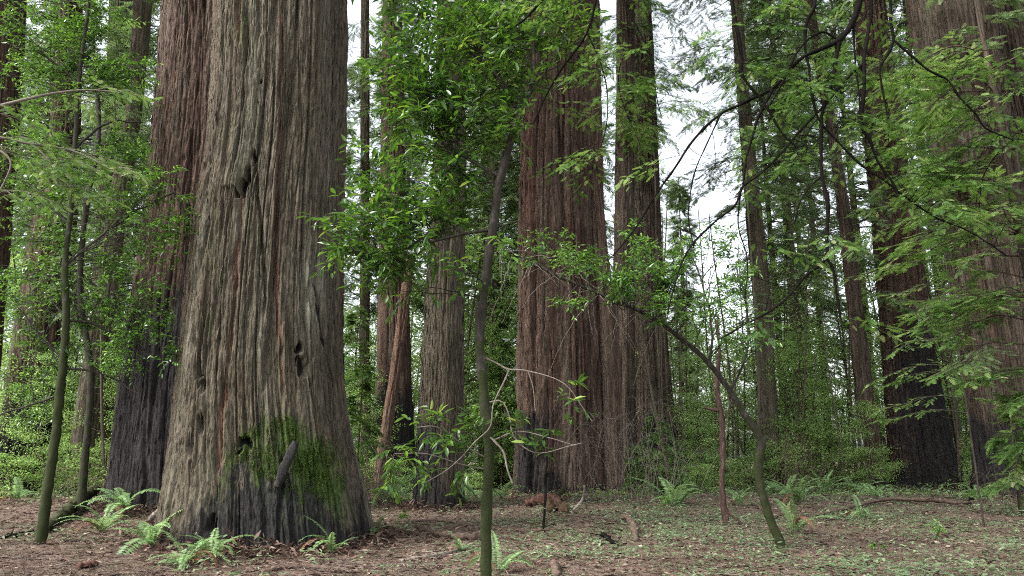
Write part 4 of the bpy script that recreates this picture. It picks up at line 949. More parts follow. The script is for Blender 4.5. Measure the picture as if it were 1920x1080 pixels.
def mkproto(kind, H, R, bh, nb, seed, **k):
    st, lf = (conifer_proto if kind != 'b' else broad_proto)(H, R, bh, nb, seed, **k)
    nm = {'c': 'conifer_tree', 'b': 'broadleaf_tree'}[kind]
    tr = thing(nm, 'x', 'tree', (0, 0, 0))
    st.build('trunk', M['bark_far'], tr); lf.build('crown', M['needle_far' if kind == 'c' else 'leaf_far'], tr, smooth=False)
    return [tr, False, H]
CP = [mkproto('c', 46, 5.0, 10, 330, 1), mkproto('c', 42, 4.4, 5, 330, 2), mkproto('c', 50, 5.5, 16, 330, 3), mkproto('c', 26, 3.6, 2, 230, 4)]
BP = [mkproto('b', 11, 3.4, 2.5, 90, 5), mkproto('b', 14, 3.6, 3.5, 100, 6, stems=3), mkproto('b', 8, 3.0, 1.0, 80, 7, stems=3)]
BUSH = [mkproto('b', 2.6, 1.9, .2, 60, 8, stems=5, leaf=.12, per=60), mkproto('b', 1.8, 1.6, .1, 50, 9, stems=6, leaf=.10, per=60)]
for b in BUSH: b[0].name = 'bush'
def place(proto, px, Yd, H=None, label='', group='', rz=None, cat='tree', wide=1.0):
    tr = proto[0] if not proto[1] else copy_tree(proto[0])
    proto[1] = True
    x = P(px, 880, Yd)[0]; s_ = (H/proto[2]) if H else 1.0
    tr.location = (x, Yd, g1(x, Yd)-.05); tr.scale = (s_*wide, s_*wide, s_); tr.rotation_euler.z = rng.uniform(0, 6.28) if rz is None else rz
    tr['label'] = label; tr['category'] = cat; tr['group'] = group
def top_h(py, Yd): return P(960, py, Yd)[2]
used = 0
for band, (Yd0, n) in enumerate(((50, 12), (66, 16), (92, 18))):
    for k in range(n):
        px = -250+(2420)*(k+rng.uniform(.15, .85))/n; Yd = Yd0+rng.uniform(-5, 7)
        pr = CP[int(rng.integers(3))]; H = rng.uniform(40, 56)
        if 1110 < px < 1450 or 1690 < px < 1745:
            H = top_h(rng.uniform(470, 580), Yd); pr = CP[3]
        
        if 640 < px < 700 and band < 2: continue
        if 1260 < px < 1680:
            if band == 2: continue
            pr = CP[2] if pr is not CP[3] else pr
        g = ['nearer rank of tall conifers ', 'second rank of tall conifers ', 'far rank of tall conifers ', 'farthest hazy conifers '][band]+slot(px)
        lab = ['dark conifer of the nearest rank ', 'tall conifer of the second rank ', 'tall conifer far off ', 'farthest faint conifer '][band]+slot(px)
        place(pr, px, Yd, H, lab, g)
for px, Yd, tp in ((1300, 78, 330), (1235, 95, 300), (1480, 54, -60), (1560, 60, -60), (1110, 62, -60)): place(CP[1] if tp < 0 else CP[3], px, Yd, top_h(tp, Yd), 'airy conifer in the bright gap of sky', 'airy conifers in the bright gap', wide=.8)
for band, (Yd0, n) in enumerate(((36, 13), (47, 22), (60, 26), (78, 28))):
    for k in range(n):
        px = -150+(2220)*(k+rng.uniform(.1, .9))/n; Yd = Yd0+rng.uniform(-3, 5)
        if band == 0 and (960 < px < 1190 or 1630 < px < 1830 or 180 < px < 420 or 740 < px < 900): continue
        pr = BP[int(rng.integers(3))]; H = rng.uniform(7, 15)+band*1.5
        if band == 0: H = rng.uniform(4, 8)
        if band > 0 and 1270 < px < 1660 and rng.random() < .3: continue
        g = ['small leafy trees nearest the clearing ', 'leafy understorey trees ', 'deeper leafy trees ', 'farthest pale leafy trees '][band]+slot(px)
        lab = ['small leafy tree behind the clearing ', 'green leafy understorey tree ', 'pale leafy tree deeper in ', 'farthest pale green leafy tree '][band]+slot(px)
        place(pr, px, Yd, H, lab, g)
for band, (Yd0, n) in enumerate(((34, 24), (43, 30), (56, 30))):
    for k in range(n):
        px = -100+(2120)*(k+rng.uniform(.1, .9))/n; Yd = Yd0+rng.uniform(-3, 4)
        if band == 0 and (960 < px < 1180 or 1500 < px < 1830 or 770 < px < 880 or 180 < px < 400): continue
        place(BUSH[int(rng.integers(2))], px, Yd, rng.uniform(1.0, 2.4)+band*.5, ['low bush at the back of the clearing ', 'bush under the trees ', 'far bush in the undergrowth '][band]+slot(px), ['low bushes of the clearing ', 'bushes under the trees ', 'far bushes '][band]+slot(px), cat='bush', wide=1.3)

# thin bare poles in the undergrowth
pole = MB(); n = 20; t = np.linspace(0, 1, n)
tubes(pole, np.stack([.12*np.sin(t*4), .1*np.sin(t*5), t*11-.3], -1), np.linspace(.06, .02, n), 7)
for k in range(14):
    z = rng.uniform(2, 10.5); az = rng.uniform(0, 6.28); o = np.array([.12*math.sin(z/11*4), 0, z]); e = o+np.array([math.cos(az), math.sin(az), .3])*rng.uniform(.4, 1.4)
    tubes(pole, curved(o, e, 7, rg=rng), np.linspace(.012, .004, 7), 4)
pob = pole.build('thin_pole_tree', M['bark_far'], None, origin=(0, 0, 0))
first = True
for k in range(64):
    px = rng.choice([rng.uniform(1230, 1660), rng.uniform(1780, 1930), rng.uniform(620, 1000), rng.uniform(0, 250)], p=[.6, .12, .16, .12]); Yd = rng.uniform(33, 62)
    o = pob if first else pob.copy()
    if not first: COL.objects.link(o)
    first = False
    x = P(px, 880, Yd)[0]; s_ = rng.uniform(.6, 1.5); o.location = (x, Yd, g1(x, Yd)); o.scale = (s_, s_, s_*rng.uniform(.8, 1.3)); o.rotation_euler = (rng.normal()*.05, rng.normal()*.06, rng.uniform(0, 6.28))
    tag(o, 'thin bare-stemmed pole tree in the undergrowth '+slot(px), 'tree', 'thin pole trees '+slot(px))

# reddish peeling stem in front of the clearing edge
st = MB(); bq = PG(1362, 985); Yq = float(bq[1])
stem_tube(st, [(1364, 992, 15), (1358, 950, 12), (1354, 900, 11), (1356, 850, 11), (1352, 780, 12), (1344, 720, 10), (1348, 660, 7), (1343, 600, 5)], Yq, k=10, n=70, rough=.14)
tq = thing('dead_sapling', 'thin dead sapling with peeling reddish bark left of the twice-bent stem', 'tree', bq)
st.build('trunk', M['redstem'], tq); st = MB()
stem_tube(st, [(1356, 955, 5), (1380, 972, 6, -.1), (1396, 990, 7, -.2)], Yq, k=7, n=16); stem_tube(st, [(1346, 770, 8), (1335, 768, 7), (1320, 764, 5)], Yq, k=7, n=14)
stem_tube(st, [(1353, 800, 4), (1375, 740, 3), (1380, 690, 2)], Yq, k=6, n=16)
st.build('branch_stub', M['redstem'], tq)

# ------------------------------------------------------------------ ferns
def frond(L, W, curve, rg, tpl=None, pairs=26):
    mb = MB(); n = 20; t = np.linspace(0, 1, n)
    # arching rachis in the XZ plane
    ang = 1.25-curve*t*1.9; seg = L/(n-1)
    x = np.r_[0, np.cumsum(np.cos(ang[:-1])*seg)]; z = np.r_[0, np.cumsum(np.sin(ang[:-1])*seg)]
    path = np.stack([x, .03*L*np.sin(t*3+rg.uniform(0, 6)), z], -1)
    tubes(mb, path, np.linspace(.004, .0015, n), 4, val=.3)
    ts = np.linspace(.13, .99, pairs); i0 = np.minimum((ts*(n-1)).astype(int), n-2); f = (ts*(n-1)-i0)[:, None]
    c = path[i0]*(1-f)+path[i0+1]*f; tg = norm(path[i0+1]-path[i0])
    w = W*np.sin(np.clip(ts, 0, 1)**.75*np.pi*.93+.12)**.8
    for sg in (1, -1):
        d = norm(np.array([0, sg, 0.])[None]*1.0+tg*.28+rg.normal(size=tg.shape)*.06); d[:, 2] -= .12
        nr = norm(np.cross(tg, np.array([0, 1., 0])[None])*-1+rg.normal(size=tg.shape)*.18)
        nr = np.where(nr[:, 2:3] < 0, -nr, nr)
        leaves(mb, T_FAR, c, d, nr, w*rg.uniform(.85, 1.1, pairs), np.full(pairs, L/pairs*.92), np.clip(rg.normal(.6, .13)+rg.normal(size=pairs)*.08, 0, 1))
    return mb
FR = []
for k in range(5):
    rg = np.random.default_rng(100+k); ob = frond(1.0, .13, [.75, 1.0, 1.15, .6, .9][k], rg).build('frond', M['fern'], None, smooth=False, origin=(0, 0, 0)); FR.append(ob.data); bpy.data.objects.remove(ob)
FRD = []
for k in range(3):
    rg = np.random.default_rng(200+k); ob = frond(1.0, .10, [1.5, 1.7, 1.35][k], rg, pairs=22).build('frond', M['fern_dead'], None, smooth=False, origin=(0, 0, 0)); FRD.append(ob.data); bpy.data.objects.remove(ob)
def fern(px, py, L, nf, label, spread=(0, 6.28), dead=0, group='sword ferns on the forest floor', Yd=None):
    b = PG(px, py) if Yd is None else np.array([P(px, 900, Yd)[0], Yd, 0.])
    b[2] = g1(b[0], b[1])
    t = thing('sword_fern', label, 'fern', b, group)
    dead = (dead+1)//2; nf = int(nf*1.25)
    for k in range(nf+dead):
        dd = k >= nf
        me = FRD[int(rng.integers(3))] if dd else FR[int(rng.integers(5))]
        o = bpy.data.objects.new('frond', me); COL.objects.link(o); o.parent = t
        s_ = L*1.55*rng.uniform(.65, 1.1); az = rng.uniform(*spread) if dd else spread[0]+(spread[1]-spread[0])*(k+rng.uniform(.1, .9))/nf
        o.rotation_euler = (rng.normal()*.15, rng.uniform(-.25, .45), az); o.scale = (s_, s_, s_)
        if dd: o['label'] = 'dead brown frond'
for a in [(232, 965, .95, 7, 'large sword fern with arching fronds left of the mossy giant foot', (1.2, 6.6), 3), (285, 1030, .85, 8, 'sword fern in the foreground, lowest of those left of the mossy giant', (.3, 6.6), 4), (345, 1062, .62, 8, 'small fern at the bottom beside brown dead fronds', (0, 6.28), 4),
          (612, 1000, .85, 9, 'sword fern spreading its fronds at the right foot of the mossy giant', (-.6, 3.8), 3), (625, 1040, .55, 5, 'small low fern just below the one at the foot of the mossy giant', (3, 6.2), 3),
          (30, 940, .85, 8, 'dark green fern at the left edge behind the mossy sapling', (0, 6.28), 3), (935, 1076, .6, 5, 'small fern right of the nearest sapling stem at the bottom', (-.5, 2.6), 1),
          (1500, 945, .95, 9, 'tall pale upright fern in the clearing right of the twice-bent sapling', (0, 6.28), 1), (1385, 948, .8, 7, 'fern between the reddish dead sapling and the twice-bent sapling', (0, 6.28), 1),
          (1615, 975, .75, 5, 'upright pale fern on the right of the clearing', (0, 6.28), 1), (1490, 1000, .7, 7, 'low fern behind the foot of the twice-bent sapling', (0, 6.28), 2),
          (130, 905, .7, 6, 'fern between the left sapling and the blackened trunks', (0, 6.28), 1), (325, 935, .6, 6, 'fern in the nook between the two giant trunks', (0, 6.28), 2), (395, 1050, .6, 7, 'small fern at the front of the mossy giant among brown fronds', (0, 6.28), 5), (190, 1000, .7, 8, 'half-dead fern between the left sapling and the big arching fern', (0, 6.28), 5), (700, 1010, .5, 5, 'small fern just right of the mossy giant foot', (0, 6.28), 4), (1440, 930, .9, 8, 'bushy fern behind the twice-bent stem', (0, 6.28), 2), (1545, 925, .9, 8, 'pale bushy fern right of the tall upright fern', (0, 6.28), 2), (865, 1035, .3, 5, 'tiny fern tuft left of the nearest sapling stem', (0, 6.28), 1)]:
    fern(a[0], a[1], a[2], a[3], a[4], a[5], a[6])
for k in range(56):
    px = rng.uniform(0, 1900); Yd = rng.uniform(25, 44)
    if 1640 < px < 1800 or 960 < px < 1170: continue
    fern(px, 0, rng.uniform(.7, 1.1), 7, 'fern in the far undergrowth '+slot(px), Yd=Yd, group='background ferns '+slot(px))

# broad-leaved seedlings near the ground
def seedling(px, py, h, n, label, Lf=.13):
    b = PG(px, py); t = thing('seedling', label, 'plant', b, 'broad-leaved seedlings')
    st, lf = MB(), MB()
    top = b+np.array([.1*rng.normal(), .1*rng.normal(), h]); p = curved(b, top, 10, jit=.04); tubes(st, p, np.linspace(.006, .002, 10), 5)
    k = n; u = rng.uniform(.35, 1, k); lp = p[(u*9).astype(int)]; az = rng.uniform(0, 6.28, k); d = np.stack([np.cos(az), np.sin(az), rng.uniform(-.3, .5, k)], -1)
    o2 = lp+norm(d)*rng.uniform(.02, h*.35, (k, 1)); 
    tubes(st, np.stack([lp, (lp+o2)/2, o2], 1), np.full((k, 3), .0018), 3)
    for m in range(3): leaves(lf, T_LEAF, o2, norm(d+rng.normal(size=d.shape)*.5), norm(np.array([0, 0, 1.])+rng.normal(size=(k, 3))*.3), Lf*rng.uniform(.7, 1.2, k), Lf*.34, np.clip(rng.normal(.75, .15, k), 0, 1))
    st.build('stem', M['sapling'], t); lf.build('leaves', M['leaf_mid'], t, smooth=False)
seedling(748, 985, .38, 9, 'seedling with drooping pale leaves right of the mossy giant foot', .17)
seedling(262, 940, .55, 16, 'leafy seedling in front of the blackened trunk behind the mossy giant')
seedling(1240, 960, .45, 22, 'bright green seedling at the clearing edge below the wide greyish redwood')
seedling(1105, 925, .6, 26, 'leafy seedling at the foot of the massive fluted redwood')
seedling(1760, 1010, .35, 16, 'dark little seedling on the right of the clearing')
seedling(1075, 860, .9, 30, 'bush-like seedling before the massive fluted redwood') if False else None
seedling(560, 1020, .22, 8, 'tiny seedling at the front of the mossy giant')
seedling(1660, 1040, .2, 8, 'tiny seedling low on the right')

# bare arching dead shrubs
def bare_shrub(px, py, h, w, n, label, mat='twig_pale', Yd=None, r=.006):
    b = PG(px, py) if Yd is None else np.array([P(px, 900, Yd)[0], Yd, 0.]); b[2] = g1(b[0], b[1])
    t = thing('bare_shrub', label, 'shrub', b, 'leafless dead shrubs'); st = MB()
    b0 = b.copy()
    for k in range(n):
        b = b0+np.array([rng.normal()*.3*w, rng.normal()*.2*w, 0]); az = rng.uniform(0, 6.28); hh = h*rng.uniform(.4, 1.1); ww = w*rng.uniform(.3, 1)
        d = np.array([math.cos(az), math.sin(az)*.6, 0])
        p = resample(np.array([b, b+d*ww*.25+[0, 0, hh*.6], b+d*ww*.6+[0, 0, hh], b+d*ww+[0, 0, hh*rng.uniform(.3, .95)]])+rng.normal(size=(4, 3))*.06*h*np.array([[.1], [1], [1], [1]]), 22)
        tubes(st, p, np.linspace(r, r*.3, 22), 4)
        for m in range(4):
            i = int(rng.integers(6, 20)); e = p[i]+rng.normal(size=3)*.22*h; tubes(st, curved(p[i], e, 8, jit=.15), np.linspace(r*.45, r*.25, 8), 3)
    st.build('stems', M[mat], t)
bare_shrub(1215, 905, 3.0, 2.8, 26, 'tangle of pale arching dead stems left of the bright gap', Yd=27, r=.008)
bare_shrub(1110, 905, 3.8, 2.6, 26, 'fine bare twigs arching in front of the massive fluted redwood', Yd=28, r=.007)
bare_shrub(690, 905, 1.8, 1.3, 26, 'grey dead brush beside the right edge of the mossy giant', 'twig_brown', Yd=24, r=.008)
bare_shrub(1480, 905, 2.5, 2.2, 22, 'dead brown brush behind the tall pale fern', 'twig_brown', Yd=34, r=.010)
bare_shrub(1560, 905, 2.2, 2.4, 22, 'dead brown brush left of the thin dark leaning trunk', 'twig_brown', Yd=37, r=.010)
bare_shrub(150, 930, 1.6, 1.6, 20, 'dry brown brush left of the blackened trunk', 'twig_brown', Yd=27, r=.009)
bare_shrub(1890, 950, 1.2, 1.3, 18, 'dead brush at the foot of the right-edge redwood', 'twig_brown', Yd=24, r=.008)
bare_shrub(40, 1075, .30, .5, 16, 'low dry tangle in the lower left corner', 'twig_brown', r=.004)
bare_shrub(1260, 1072, .28, .55, 16, 'low arching dry tangle at the bottom right of the middle', 'twig_brown', r=.004)
bare_shrub(1600, 1045, .25, .45, 22, 'low reddish dry tuft right of the twice-bent sapling foot', 'twig_brown', r=.003)
bare_shrub(1380, 1060, .22, .4, 22, 'low reddish dry tuft left of the twice-bent sapling foot', 'twig_brown', r=.003)

# ------------------------------------------------------------------ fallen wood, each a thing
def fallen(pts, label, mat='deadwood', name='fallen_branch', moss=.2, k=8, rough=.12, cat='branch', group='branches lying on the ground', twigs=2, lift=.6):
    """pts (px,py,width_px) lying on the ground"""
    q = []
    for p in pts:
        g = PG(p[0], p[1]); r = p[2]/2*mpp(p[0], p[1], g[1]); q.append([g[0], g[1], g[2]+r*lift+(p[3] if len(p) > 3 else 0), r])
    q = np.array(q); base = q[0][:3].copy(); q = resample(q, max(24, len(pts)*12))
    path = q[:, :3]; r = q[:, 3]
    m2 = MB(); tubes(m2, path, r, k, cap=True); V = m2.v[0].astype(float); ctr = np.repeat(path, k, 0)
    V = V+(V-ctr)*(rough*5*perlin(V*np.array([9, 9, 9.]))+rough*5*perlin(V*31))[:, None]
    mb = MB(); mb.add(V, m2.q[0], m2.t[0] if m2.t else None, moss=moss)
    for _ in range(twigs):
        i = int(rng.integers(5, len(path)-3)); e = path[i]+np.array([rng.normal()*.2, rng.normal()*.2, rng.uniform(.02, .15)])
        tubes(mb, curved(path[i], e, 7, jit=.1), np.linspace(r[i]*.4, r[i]*.15, 7), 4, moss=0)
    return tag(mb.build(name, M[mat], None, origin=base), label, cat, group)
fallen([(752, 1054, 7), (800, 1047, 8), (840, 1040, 8), (868, 1032, 8), (884, 1026, 9)], 'pale peeled stick lying left of the nearest sapling stem', 'twig_pale', moss=0)
fallen([(782, 990, 10), (810, 1002, 11), (850, 1010, 14), (885, 1012, 15), (906, 1008, 16)], 'curved dark branch lying just behind the nearest sapling stem', moss=.15)
fallen([(760, 980, 6), (830, 978, 7), (868, 986, 8), (885, 994, 7)], 'thin dark branch behind the curved one', moss=.1)
fallen([(922, 992, 5), (970, 997, 6), (1030, 995, 6), (1076, 993, 6)], 'long thin straight stick right of the nearest sapling stem', moss=.0)
fallen([(1166, 987, 8, .16), (1176, 989, 11, .19), (1188, 1000, 12, .12), (1194, 1016, 11, .0)], 'stubby bent brown root end arching out of the clover', moss=.0, twigs=0)
fallen([(1130, 1008, 8, .05), (1143, 1018, 9, .02), (1160, 1022, 6)], 'short black stub of wood in the clover', 'black_branch', twigs=1)
fallen([(925, 912, 15), (960, 909, 17), (990, 906, 14)], 'reddish rotten log behind the nearest sapling stem', 'redlog', 'fallen_log', cat='log', moss=.1, k=12, twigs=1)
fallen([(990, 905, 16), (1030, 903, 15), (1080, 904, 12)], 'thinner red rotten log at the foot of the massive fluted redwood', 'redlog', 'fallen_log', cat='log', moss=.2, k=10)
fallen([(985, 950, 15, .0), (1015, 948, 17, .03), (1045, 945, 13, .06)], 'crumbling mossy log chunk in the middle of the clearing', 'redlog', 'fallen_log', cat='log', moss=.35, k=12, rough=.25, twigs=5)
fallen([(1030, 962, 18), (1042, 958, 22), (1060, 964, 14)], 'mossy lump of rotten wood beside the crumbling log', 'redlog', 'fallen_log', cat='log', moss=.8, k=12, rough=.25, twigs=4)
fallen([(1035, 945, 8, .1), (1052, 938, 8, .25), (1058, 932, 8, .3)], 'bright mossy stub sticking up from the crumbling log', moss=1, twigs=0)
fallen([(1075, 958, 5), (1095, 938, 4, .25), (1100, 890, 4, .9), (1096, 850, 3, 1.4)], 'pale thin dead stem curving up right of the crumbling log', 'twig_pale', moss=0)
fallen([(1018, 1000, 4.5, .0), (1023, 965, 4.5, .45), (1024, 935, 4, .8), (1027, 915, 3, 1.05)], 'thin dark upright dead stick in the clearing', 'black_branch', name='standing_stick', moss=0, twigs=4)
fallen([(1540, 965, 6), (1600, 958, 6, .1), (1660, 946, 7, .12), (1740, 946, 8, .1), (1800, 948, 7, .05), (1838, 946, 7)], 'long thin branch lying across the right side of the clearing', moss=.3, twigs=5)
fallen([(1700, 1000, 7), (1725, 1010, 8), (1752, 1020, 8)], 'short brown stick lying on the right of the clearing', moss=0)
fallen([(1810, 1075, 5), (1860, 1052, 5), (1915, 1040, 4)], 'thin curved stick in the lower right corner', moss=0)
fallen([(1545, 912, 10), (1600, 912, 12), (1690, 910, 11)], 'low reddish log at the feet of the leaning trunk and the coal-black redwood', 'redlog', 'fallen_log', cat='log', moss=.1, k=10)
fallen([(1590, 940, 7), (1640, 936, 7), (1662, 934, 5)], 'short dark branch in front of the coal-black redwood', moss=.1)
fallen([(1820, 948, 7), (1826, 925, 7, .4), (1828, 905, 5, .75)], 'short upright dead stick at the right of the clearing', 'black_branch', name='standing_stick', moss=0, twigs=3)
fallen([(82, 1000, 18), (120, 975, 19, .1), (150, 956, 20, .2), (175, 942, 17, .28)], 'mossy log slanting up behind the foot of the mossy left sapling', name='fallen_log', cat='log', moss=1.0, k=12, twigs=2)
fallen([(0, 1010, 8), (30, 1006, 9), (62, 1000, 7)], 'dark branch lying at the left edge', 'black_branch', moss=0)
fallen([(145, 1066, 12), (165, 1064, 14), (182, 1061, 9)], 'short chunk of reddish bark lying bottom left', 'redlog', 'bark_chunk', cat='bark', moss=0, twigs=0)
fallen([(490, 1078, 11), (540, 1066, 10), (620, 1068, 8), (660, 1074, 6)], 'reddish-brown branch at the bottom below the mossy giant', moss=0)
fallen([(1044, 1085, 16), (1041, 1072, 16, .03), (1036, 1064, 11, .04)], 'smooth brown stub of wood at the bottom edge', moss=0, twigs=0, k=10)
fallen([(1730, 930, 5), (1700, 890, 4, .9)], 'pale broken twig leaning on the coal-black foot', 'twig_pale', moss=0) if False else None
fallen([(280, 985, 10, .1), (310, 965, 12, .2), (330, 945, 11, .35)], 'pale broken branch leaning against the left foot of the mossy giant', 'twig_pale', moss=0)
fallen([(1190, 790, 9)[:2]+(6, 0), (1230, 880, 6)], 'x') if False else None
for k, (a, b) in enumerate((((1185, 912), (1160, 700)), ((1225, 920), (1180, 740)), ((1260, 925), (1200, 800)))):
    pass
# rootlets / twig litter too many to count
lit = MB()
def scatter(n, y0, y1, pw=1.6, xw=1.15):
    Yd = y0+(y1-y0)*rng.random(n)**pw; hw = Yd*.70*xw
    x = rng.uniform(-1, 1, n)*hw; return x, Yd
def keep_off(x, y):
    k = np.ones(len(x), bool)
    return k
N_ = 150000
x, y = scatter(N_, 8.2, 40, 1.5); z = gz(x, y)
az = rng.uniform(0, 6.28, N_); d = np.stack([np.cos(az), np.sin(az), rng.normal(size=N_)*.22], -1)
L = rng.uniform(.02, .09, N_)*(1+(y/18)); nr = norm(np.array([0, 0, 1.])+rng.normal(size=(N_, 3))*.6)
v = np.clip(.42+.25*perlin(np.stack([x*.8, y*.8, x*0], -1))+rng.normal(size=N_)*.27, 0, 1)
leaves(lit, T_FAR, np.stack([x, y, z+rng.uniform(0, .035, N_)], -1), d, nr, L, np.where(rng.random(N_) < .25, L*.35, .005+.0003*y), v)
# dry redwood sprays
N_ = 9000; x, y = scatter(N_, 8.2, 30, 1.4); z = gz(x, y); az = rng.uniform(0, 6.28, N_); d = np.stack([np.cos(az), np.sin(az), rng.normal(size=N_)*.15], -1)
leaves(lit, T_SPRAY_FAR, np.stack([x, y, z+rng.uniform(.0, .05, N_)], -1), d, norm(np.array([0, 0, 1.])+rng.normal(size=(N_, 3))*.35), rng.uniform(.08, .22, N_), rng.uniform(.08, .16, N_), np.clip(rng.normal(.45, .15, N_), 0, 1))
for key_, (bx, by, br) in BASES.items():
    n_ = int(min(9000, 2600*br*(20/max(by, 12))**.5)); rr_ = br*1.02+rng.exponential(.38, n_); aa = rng.uniform(0, 6.28, n_); x = bx+np.cos(aa)*rr_; y = by+np.sin(aa)*rr_
    hh = .30*np.exp(-(rr_-br)/.35)*rng.random(n_); az = rng.uniform(0, 6.28, n_); d = np.stack([np.cos(az), np.sin(az), rng.normal(size=n_)*.45], -1); L = rng.uniform(.05, .26, n_)
    leaves(lit, T_FAR, np.stack([x, y, gz(x, y)+hh], -1), d, norm(np.array([0, 0, 1.])+rng.normal(size=(n_, 3))*.9), L, L*rng.uniform(.08, .3, n_), np.clip(rng.normal(.42, .2, n_), 0, 1))
tag(lit.build('leaf_litter', M['litter'], None, smooth=False), kind='stuff')
tw = MB(); N_ = 6500; x, y = scatter(N_, 8.2, 34, 1.5); z = gz(x, y)
az = rng.uniform(0, 6.28, N_); L = rng.uniform(.15, .75, N_)*rng.uniform(.4, 1, N_)
d = np.stack([np.cos(az), np.sin(az), rng.normal(size=N_)*.12], -1); t = np.linspace(-.5, .5, 6)[None, :, None]
p = np.stack([x, y, z+.02], -1)[:, None]+d[:, None]*t*L[:, None, None]
side = np.stack([-np.sin(az), np.cos(az), np.zeros(N_)], -1)[:, None]
p = p+side*((.25-t**2)*L[:, None, None]*rng.normal(size=(N_, 1, 1))*.6); p[:, :, 2] += (.25-t[..., 0]**2)*L[:, None]*rng.uniform(0, .35, (N_, 1))
p[:, :, 2] = np.maximum(p[:, :, 2], gz(p[:, :, 0], p[:, :, 1])+.004)
tubes(tw, p, np.linspace(1, .5, 6)[None]*rng.uniform(.002, .0055, N_)[:, None]*(1+y/30)[:, None], 4)
tag(tw.build('twig_litter', M['twig_brown'], None), kind='stuff')
tw = MB(); N_ = 3600; sel = rng.integers(0, len(p), N_); pp = p[sel].copy(); off = rng.normal(size=(N_, 1, 3))*np.array([2.5, 2.5, 0]); pp = pp+off; pp[:, :, 2] = gz(pp[:, :, 0], pp[:, :, 1])+.02+.3*(.25-np.linspace(-.5, .5, 6)**2)[None]*rng.uniform(0, .5, (N_, 1))
tubes(tw, pp, np.full((N_, 6), .0035)*rng.uniform(.7, 1.6, (N_, 1)), 4)
tag(tw.build('pale_twig_litter', M['twig_pale'], None), kind='stuff')

tw = MB(); N_ = 1600; sel = rng.integers(0, len(p), N_); pp = p[sel]+rng.normal(size=(N_, 1, 3))*np.array([2.5, 2.5, 0]); pp[:, :, 2] = gz(pp[:, :, 0], pp[:, :, 1])+.015
tubes(tw, pp, np.full((N_, 6), .005)*rng.uniform(.6, 1.8, (N_, 1)), 4)
tag(tw.build('dark_twig_litter', M['black_branch'], None), kind='stuff')
# clover ground cover
cl = MB(); N_ = 120000; x, y = scatter(N_, 8.2, 44, 1.35)
px = 960+F*x/(y*cp)
dn = 1.2*perlin(np.stack([x*.35, y*.35, x*0+4], -1))+.6*perlin(np.stack([x*2.2, y*2.2, x*0+8], -1))
w = sstep(-.15, .45, dn + .35*sstep(-1.0, 3.0, x) - .35*(1-sstep(9.5, 12, y)) - .5*(x < -1.0))
hot = np.exp(-((x-1.5)/2.8)**2-((y-19)/4.0)**2) + .6*np.exp(-((x-8)/5)**2-((y-22)/7)**2)
w = np.clip(w*.34+hot*.62*sstep(-.5, .2, dn), 0, 1)
m = rng.random(N_) < w; x, y = x[m], y[m]; n = len(x); z = gz(x, y)
h = rng.uniform(.02, .09, n); a0 = rng.uniform(0, 6.28, n); c = np.stack([x, y, z+h], -1); v = np.clip(.5+.2*perlin(c*2)+rng.normal(size=n)*.15, 0, 1)
for q in range(3):
    a = a0+q*2.09; d = np.stack([np.cos(a), np.sin(a), rng.normal(size=n)*.2-.1], -1)
    leaves(cl, T_FAR, c, d, norm(np.array([0, 0, 1.])+rng.normal(size=(n, 3))*.25), rng.uniform(.022, .045, n)*(1+y/60), rng.uniform(.025, .045, n)*(1+y/60), v)
tag(cl.build('clover', M['clover'], None, smooth=False), kind='stuff')
lp_ = MB(); N_ = 3600; x, y = scatter(N_, 9.5, 42, 1.1); dn = perlin(np.stack([x*.5, y*.5, x*0+12], -1)); m = rng.random(N_) < sstep(.0, .6, dn+.35*sstep(-2, 4, x)+.3*sstep(20, 32, y)-.15); x, y = x[m], y[m]; n = len(x); z = gz(x, y)
for q in range(7):
    az = rng.uniform(0, 6.28, n); r_ = rng.uniform(.0, .10, n)*(1+y/40); h_ = rng.uniform(.03, .20, n)*(1+y/50)
    leaves(lp_, T_LEAF, np.stack([x+np.cos(az)*r_, y+np.sin(az)*r_, z+h_], -1), np.stack([np.cos(az), np.sin(az), rng.uniform(-.4, .6, n)], -1), norm(np.array([0, 0, 1.])+rng.normal(size=(n, 3))*.4), rng.uniform(.04, .11, n)*(1+y/50), rng.uniform(.015, .04, n)*(1+y/50), np.clip(rng.normal(.5, .22, n), 0, 1))
tag(lp_.build('low_plants', M['clover'], None, smooth=False), kind='stuff')
# mixed low undergrowth hugging the back of the clearing
ug = MB(); N_ = 34000; x, y = scatter(N_, 30, 75, 1.0, 1.2); dn = perlin(np.stack([x*.3, y*.3, x*0+2], -1)); m = dn > -.1+.0*x; x, y = x[m], y[m]; n = len(x)
hh = rng.random(n)*.7*np.clip(perlin(np.stack([x*.6, y*.6, x*0+6], -1))+.5, .1, 1)*sstep(29, 38, y)
az = rng.uniform(0, 6.28, n); leaves(ug, T_FAR, np.stack([x, y, gz(x, y)+hh], -1), np.stack([np.cos(az), np.sin(az), rng.uniform(-.2, .9, n)], -1), norm(np.array([0, 0, 1.])+rng.normal(size=(n, 3))*.6), rng.uniform(.10, .24, n), rng.uniform(.05, .10, n), np.clip(rng.normal(.4, .2, n), 0, 1))
tag(ug.build('undergrowth', M['leaf_far'], None, smooth=False), kind='stuff')

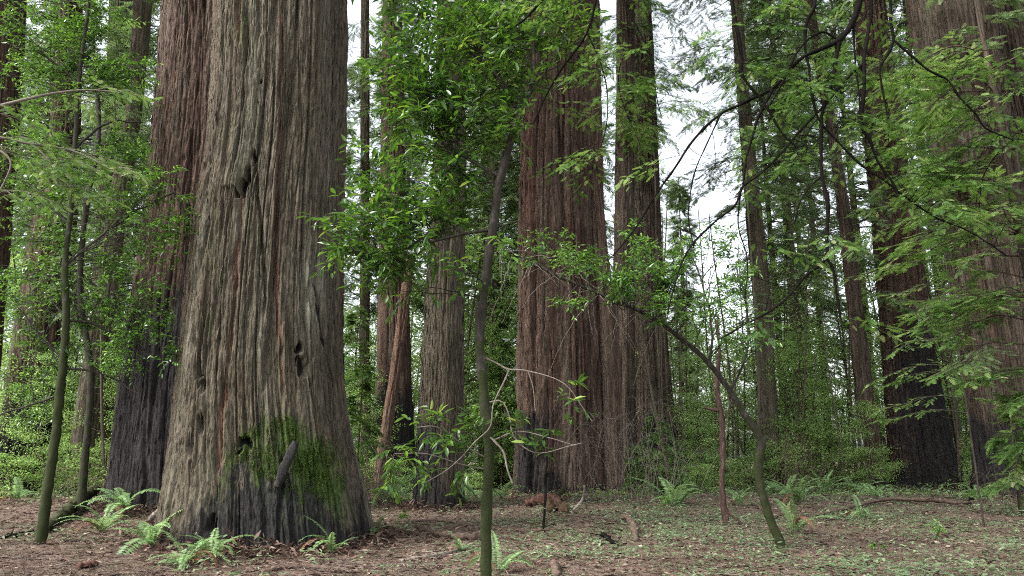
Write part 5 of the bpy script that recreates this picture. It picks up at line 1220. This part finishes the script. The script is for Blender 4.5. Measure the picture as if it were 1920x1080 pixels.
# ------------------------------------------------------------------ world, sun, camera
w = bpy.data.worlds.new('World'); S.world = w; w.use_nodes = True; nt = w.node_tree; nt.nodes.clear()
sky = nt.nodes.new('ShaderNodeTexSky'); sky.sky_type = 'NISHITA'; sky.sun_disc = False; sky.sun_elevation = math.radians(48); sky.sun_rotation = math.radians(-117)
sky.air_density = 1.0; sky.dust_density = 4.0; sky.ozone_density = 1.0
hs = nt.nodes.new('ShaderNodeHueSaturation'); hs.inputs['Saturation'].default_value = .30
bg = nt.nodes.new('ShaderNodeBackground'); bg.inputs['Strength'].default_value = .15
wo = nt.nodes.new('ShaderNodeOutputWorld')
nt.links.new(sky.outputs[0], hs.inputs['Color']); nt.links.new(hs.outputs[0], bg.inputs[0]); nt.links.new(bg.outputs[0], wo.inputs[0])
sd = bpy.data.lights.new('sun', 'SUN'); sd.energy = 1.2; sd.angle = math.radians(18); sd.color = (1, .97, .92)
so = bpy.data.objects.new('sun', sd); COL.objects.link(so)
el, rot = math.radians(48), math.radians(-117)
dv = Vector((math.sin(rot)*math.cos(el), math.cos(rot)*math.cos(el), math.sin(el)))
so.rotation_euler = dv.to_track_quat('Z', 'Y').to_euler(); so.location = (0, 0, 60)

cd = bpy.data.cameras.new('camera'); cd.sensor_width = 36; cd.lens = F/1920*36; cd.clip_end = 2000; cd.clip_start = .05
co = bpy.data.objects.new('camera', cd); COL.objects.link(co); co.location = tuple(CAM); co.rotation_euler = (math.pi/2+PITCH, 0, 0)
S.camera = co
S.view_settings.view_transform = 'Standard'; S.view_settings.look = 'None'; S.view_settings.gamma = 1; S.view_settings.exposure = 1.95
S.render.engine = 'CYCLES'
c = S.cycles; c.max_bounces = 6; c.diffuse_bounces = 4; c.glossy_bounces = 2; c.transmission_bounces = 3; c.transparent_max_bounces = 4; c.caustics_reflective = False; c.caustics_refractive = False
c.volume_bounces = 0; c.use_denoising = False; c.filter_width = 1.1; c.sample_clamp_indirect = .7; c.sample_clamp_direct = 1.5

for o in S.objects:
    if o.get('label') and len(o['label'].split()) > 16: print('LONG', o['label'])
